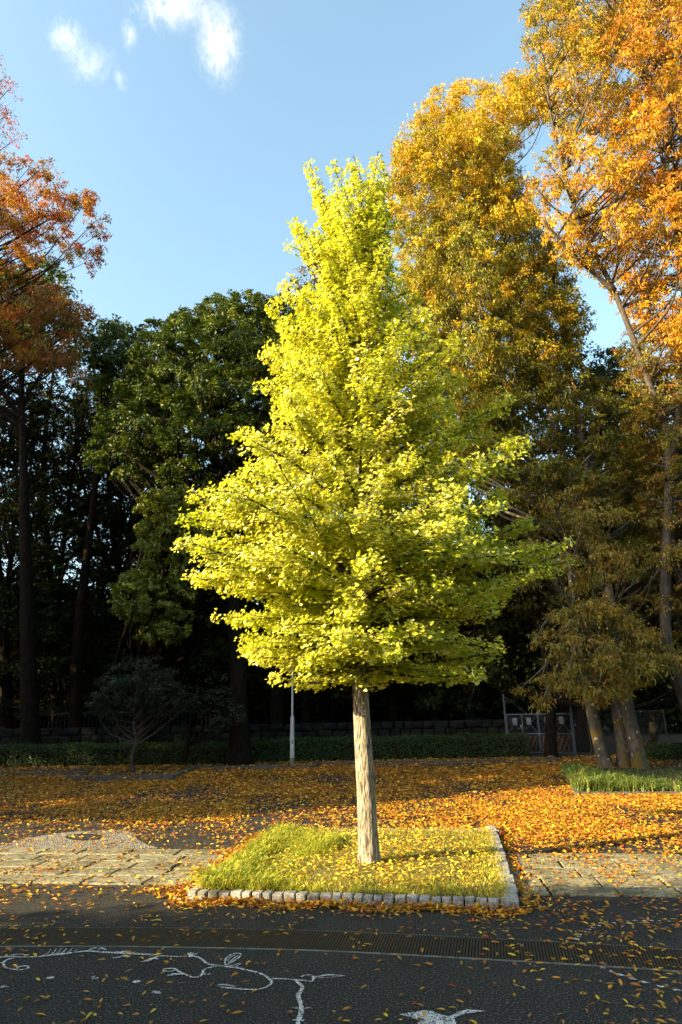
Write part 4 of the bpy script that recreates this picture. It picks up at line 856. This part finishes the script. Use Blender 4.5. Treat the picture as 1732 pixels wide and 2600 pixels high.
# double chain-link gate with striped boards, slightly turned
gl_, gr_ = P(1292, 1900, 24.6), P(1458, 1900, 23.6); gl_[2] = gr_[2] = 0
gd = unit(gr_-gl_); gL = np.linalg.norm(gr_-gl_)
gt = thing('chain_link_gate', 'grey tubular double gate with chain-link mesh and striped boards at the end of the hedge', 'gate', tuple(gl_))
HG_ = 1.5
def gp_(s_, z): return gl_+gd*s_+np.array([0, 0, z])
for leaf_ in range(2):
    s0, s1 = leaf_*gL/2+.01, (leaf_+1)*gL/2-.01
    mb = MB(); e = .12
    for z in (e, .74, HG_-.1): mb.tube([gp_(s0, z), gp_(s1, z)], .024, 8)
    for s_ in (s0, (s0+s1)/2, s1): mb.tube([gp_(s_, e), gp_(s_, HG_-.1)], .024, 8)
    for h0, h1 in ((s0, (s0+s1)/2), ((s0+s1)/2, s1)):
        mb.tube([gp_(h0, .74), gp_(h1, HG_-.1)], .007, 5); mb.tube([gp_(h1, .74), gp_(h0, HG_-.1)], .007, 5)
        mb.tube([gp_(h0, e), gp_(h1, .74)], .007, 5); mb.tube([gp_(h1, e), gp_(h0, .74)], .007, 5)
    fr = mb.build('gate_leaf', M['galv'], root=gt)
    mb = MB(); HH = HG_-.1-e
    for s_ in np.arange(-HH, s1-s0, .085):
        for sg in (0, 1):
            lo_, hi_ = max(0, -s_), min(HH, (s1-s0)-s_)
            if hi_-lo_ < .05: continue
            a, b = s_+lo_, s_+hi_
            if sg: a, b = (s1-s0)-a, (s1-s0)-b
            mb.tube([gp_(s0+a, e+lo_), gp_(s0+b, e+hi_)], .0025, 3, cap=False)
    ms = mb.build('mesh_panel', M['galv'], None); ms.parent = fr; ms.data.transform(Matrix.Translation(-Vector(gt.location)))
    mb = MB(); nv = np.array([gd[1], -gd[0], 0])*-.035
    mbk = MB()
    c = gp_((s0+s1)/2, .43)+nv
    mb.box(c, (s1-s0-.1, .012, .5), math.atan2(gd[1], gd[0])); bo = mb.build('striped_board', M['void'], None); bo.parent = fr; bo.data.transform(Matrix.Translation(-Vector(gt.location)))
    ns_ = -nv/.035*.0
    f0 = c-gd*(s1-s0-.1)/2-nv/.035*.009
    for kk in range(9):
        a = kk*.17-.2; pts = [(a, 0), (a+.08, 0), (a+.32, .5), (a+.24, .5)]; Lm = s1-s0-.1
        poly = [(min(max(x, 0), Lm), y) for x, y in pts]
        if poly[0][0] == poly[1][0] and poly[2][0] == poly[3][0]: continue
        mbk.add([f0+gd*x+np.array([0, 0, y-.25]) for x, y in poly], [[0, 1, 2, 3]])
    if 'stripe' not in M: M['stripe'] = noisemat('orange_stripe', [(.3, (.12, .045, .01)), (.7, (.2, .085, .02))], 10, 4, .6, bump=0)
    stp = mbk.build('stripes', M['stripe'], None); stp.parent = bo; stp.data.transform(Matrix.Translation(-Vector(gt.location)))
for s_, zt in ((-.03, 2.1), (gL+.03, 1.95)):
    mb = MB(); mb.tube([gp_(s_, 0), gp_(s_, zt)], .035, 10); mb.tube([gp_(s_, zt), gp_(s_, zt+.02)], .04, 10); mb.build('post', M['galv'], root=gt)
mb = MB(); mb.tube([gp_(-.03, 2.05), gp_(.75, 1.42)], .008, 5); mb.build('stay_wire', M['galv'], root=gt)
for kk, (u, lab) in enumerate([(.14, 'first pale paper notice from the left on the chain-link gate'), (.36, 'second pale paper notice from the left on the gate'), (.64, 'third pale paper notice, just right of the gate middle'), (.86, 'last pale paper notice, beside the right gate post')]):
    mb = MB(); c = gp_(gL*u, 1.17+rng.uniform(-.02, .02))-nv*1.2; mb.box((0, 0, 0), (.16, .006, .24), 0)
    o = mb.build('notice', M['paper']); o.location = c; o.rotation_euler = (0, rng.uniform(-.05, .05), math.atan2(gd[1], gd[0])); tag(o, lab, 'notice', 'paper notices on the gate')
# fence run right of the gate
fc_ = thing('chain_link_fence', 'low chain-link fence run continuing from the gate behind the leaning stems', 'fence', tuple(gp_(gL+.1, 0)))
mb = MB(); fe = gl_+gd*(gL+.1); fL = 3.6
def fp(s_, z): return fe+gd*s_*.9+np.array([0, s_*.25, z])
for z in (.1, 1.45): mb.tube([fp(0, z), fp(fL, z)], .016, 8)
mb.build('rail', M['iron'], root=fc_)
for s_ in (.55, 2.0, 3.55):
    mb = MB(); mb.tube([fp(s_, 0), fp(s_, 1.5)], .024, 8); mb.build('post', M['iron'], root=fc_)
mb = MB()
for s_ in np.arange(-1.35, fL, .09):
    lo_, hi_ = max(0, -s_), min(1.35, fL-s_)
    if hi_-lo_ > .05:
        mb.tube([fp(s_+lo_, .1+lo_), fp(s_+hi_, .1+hi_)], .0025, 3, cap=False); mb.tube([fp(fL-s_-lo_, .1+lo_), fp(fL-s_-hi_, .1+hi_)], .0025, 3, cap=False)
mb.build('mesh_panel', M['galv'], root=fc_)

# ------------------------------------------------------------------ fallen leaves
LIT = np.array([(.60, .40, .02), (.55, .25, .015), (.42, .13, .012), (.32, .04, .012), (.66, .52, .03), (.32, .17, .035)])
def inq(p, a, b, c, d):
    r_ = np.ones(len(p), bool)
    for s_, e_ in ((a, b), (b, c), (c, d), (d, a)): r_ &= ((e_[0]-s_[0])*(p[:, 1]-s_[1])-(e_[1]-s_[1])*(p[:, 0]-s_[0])) > 0
    return r_
def visible(p, m=90):
    q = (p-[0, 0, CAMH]) @ CMn; u = 866+q[:, 0]/-q[:, 2]*FPX; v = 1300-q[:, 1]/-q[:, 2]*FPX
    return (u > -m) & (u < 1732+m) & (v < 2600+m)
def patchn(x, y, s, seed):
    r2 = np.random.default_rng(seed); v = 0
    for k in range(7):
        a, b, c = r2.normal(0, 1/s, 2).tolist()+[r2.uniform(0, 7)]; v = v+np.sin(a*x+b*y+c)
    return v/2.6
def litter(n, xr_, yr_, dfun, size, z, tpl, name, label, wts, tilt=.35):
    x = rng.uniform(*xr_, n); y = rng.uniform(*yr_, n); p = np.stack([x, y, np.full(n, z)], 1)
    d = dfun(p)*np.exp(.75*patchn(x, y, .45, 3)+.3*patchn(x, y, .15, 9)); kp = (rng.uniform(0, 1, n) < d) & visible(p)
    p = p[kp]; n = len(p)
    p[:, 2] += rng.uniform(0, .012, n)
    nn = np.stack([rng.normal(0, tilt, n), rng.normal(0, tilt, n), np.ones(n)], 1); rdir = rng.normal(size=(n, 3))*[1, 1, .05]
    o = leafmesh(name, p, nn, rng.uniform(.65, 1.25, n)*size, mixc(LIT, n, wts, .18), tpl, M['litter'], None, rdir)
    print(name, n); return tag(rebase(o, (float(p[:, 0].mean()), float(p[:, 1].mean()), 0)), label, 'fallen leaves', kind='stuff')
notpl = lambda p: ~inq(p, FL, FR, BR, BL)
# near road
litter(9500, (-4, 5), (3.0, 8.2), lambda p: .36*notpl(p)*np.where(p[:, 1] < 5.4, .8, 1.3), .052, .007, LEAF8, 'fallen_leaves', 'scattered yellow and rust leaves lying on the dark road in front', [2, 3, 1.6, .7, 1, 3], .17)
# paving belts and road behind the planter
def dmid(p):
    x, y = p[:, 0], p[:, 1]; r_ = np.clip((x-.5)/2.0, 0, 1); yl = np.interp(y, [6.5, 7.6, 8.6, 10, 12, 20], [.3, .45, .6, .7, 1.0, 1.3])
    dl = .13*yl*np.interp(y, [8, 9, 10.5, 12], [.7, .8, 1.3, 2.4]); dr_ = np.interp(y, [6.8, 7.6, 8.6, 9.5, 11, 20], [.10, .2, .38, .58, .68, .7])
    return lerp(dl, dr_, r_)*notpl(p)
litter(210000, (-8.5, 9.5), (6.8, 13.2), dmid, .053, .016, LEAF2, 'fallen_leaves', 'thick orange and yellow leaves spread over the middle road and stone slabs', [2.2, 3, 2.6, 1.3, 1, 3], .25)
litter(190000, (-13, 13), (13.2, 20.5), lambda p: .42*np.ones(len(p)), .066, .012, LEAF2, 'fallen_leaves', 'orange leaf carpet over the far road up to the back kerbs', [1.8, 3, 2.8, 1.5, .5, 3], .25)
litter(26000, (-13, 13), (18, 23), lambda p: .5*np.ones(len(p)), .09, .06, LEAF2, 'fallen_leaves', 'dull brown leaves on the soil between the kerbs and the hedges', [.6, 2, 1.4, .4, .2, 3], .4)
# drift along the planter's front kerb, and red drift by its left corner
def drift(a, b, n, spread, z, label, wts, side=-1, tpl=LEAF8, sz=.054):
    d = unit(b-a); nn = np.array([-d[1], d[0], 0]); t = rng.uniform(0, 1, n)[:, None]
    off = np.abs(rng.normal(0, spread, n))*(1+.5*np.sin(t[:, 0]*23)); p = lerp(a, b, t)+nn*(side*(off+.03))[:, None]
    p[:, 2] = z+np.maximum(0, .03*(1-off/spread/1.4))*rng.uniform(0, 1, n)
    nr = rng.normal(0, .5, (n, 3)); nr[:, 2] = 1
    o = leafmesh('fallen_leaves', p, nr, rng.uniform(.7, 1.2, n)*sz, mixc(LIT, n, wts, .16), tpl, M['litter'], None, rng.normal(size=(n, 3))*[1, 1, .2]); return tag(rebase(o, tuple(lerp(a, b, .5))), label, 'fallen leaves', kind='stuff')
drift(FL-XD*.12, FR+XD*.05, 1500, .085, .01, 'drift of rusty leaves heaped along the front cobbles of the ginkgo bed', [2, 3.2, 2.2, .4, .5, 2])
drift(FL, BL, 1300, .16, .02, 'drift of red and orange leaves along the left side of the ginkgo bed', [2, 3, 2.5, 2.6, 1, .5], side=1)
drift(FR, BR, 500, .08, .015, 'drift of brown leaves along the right side of the ginkgo bed', [1.5, 3, 2.2, .5, .5, 2])
# leaves inside the bed
n = 6500; p, s_, t_ = quad_pts(n, .04); kp = rng.uniform(0, 1, n) < np.clip(.25+1.1*np.exp(-(((s_-.58)/.26)**2+((t_-.45)/.3)**2)), 0, 1); p = p[kp]; n = len(p)
p[:, 2] += .025+rng.uniform(0, .03, n); nr = rng.normal(0, .4, (n, 3)); nr[:, 2] = 1
o = leafmesh('fallen_leaves', p, nr, rng.uniform(.6, 1.1, n)*.048, mixc([(.66, .5, .03), (.7, .58, .05), (.5, .25, .03), (.42, .12, .02)], n, [3, 3, 1.5, .6]), LEAF8, M['litter'], None, rng.normal(size=(n, 3))*[1, 1, .1])
tag(rebase(o, tuple(cen)), 'yellow leaves lying in the grass around the foot of the ginkgo', 'fallen leaves', kind='stuff')

print('objects', len(bpy.data.objects))
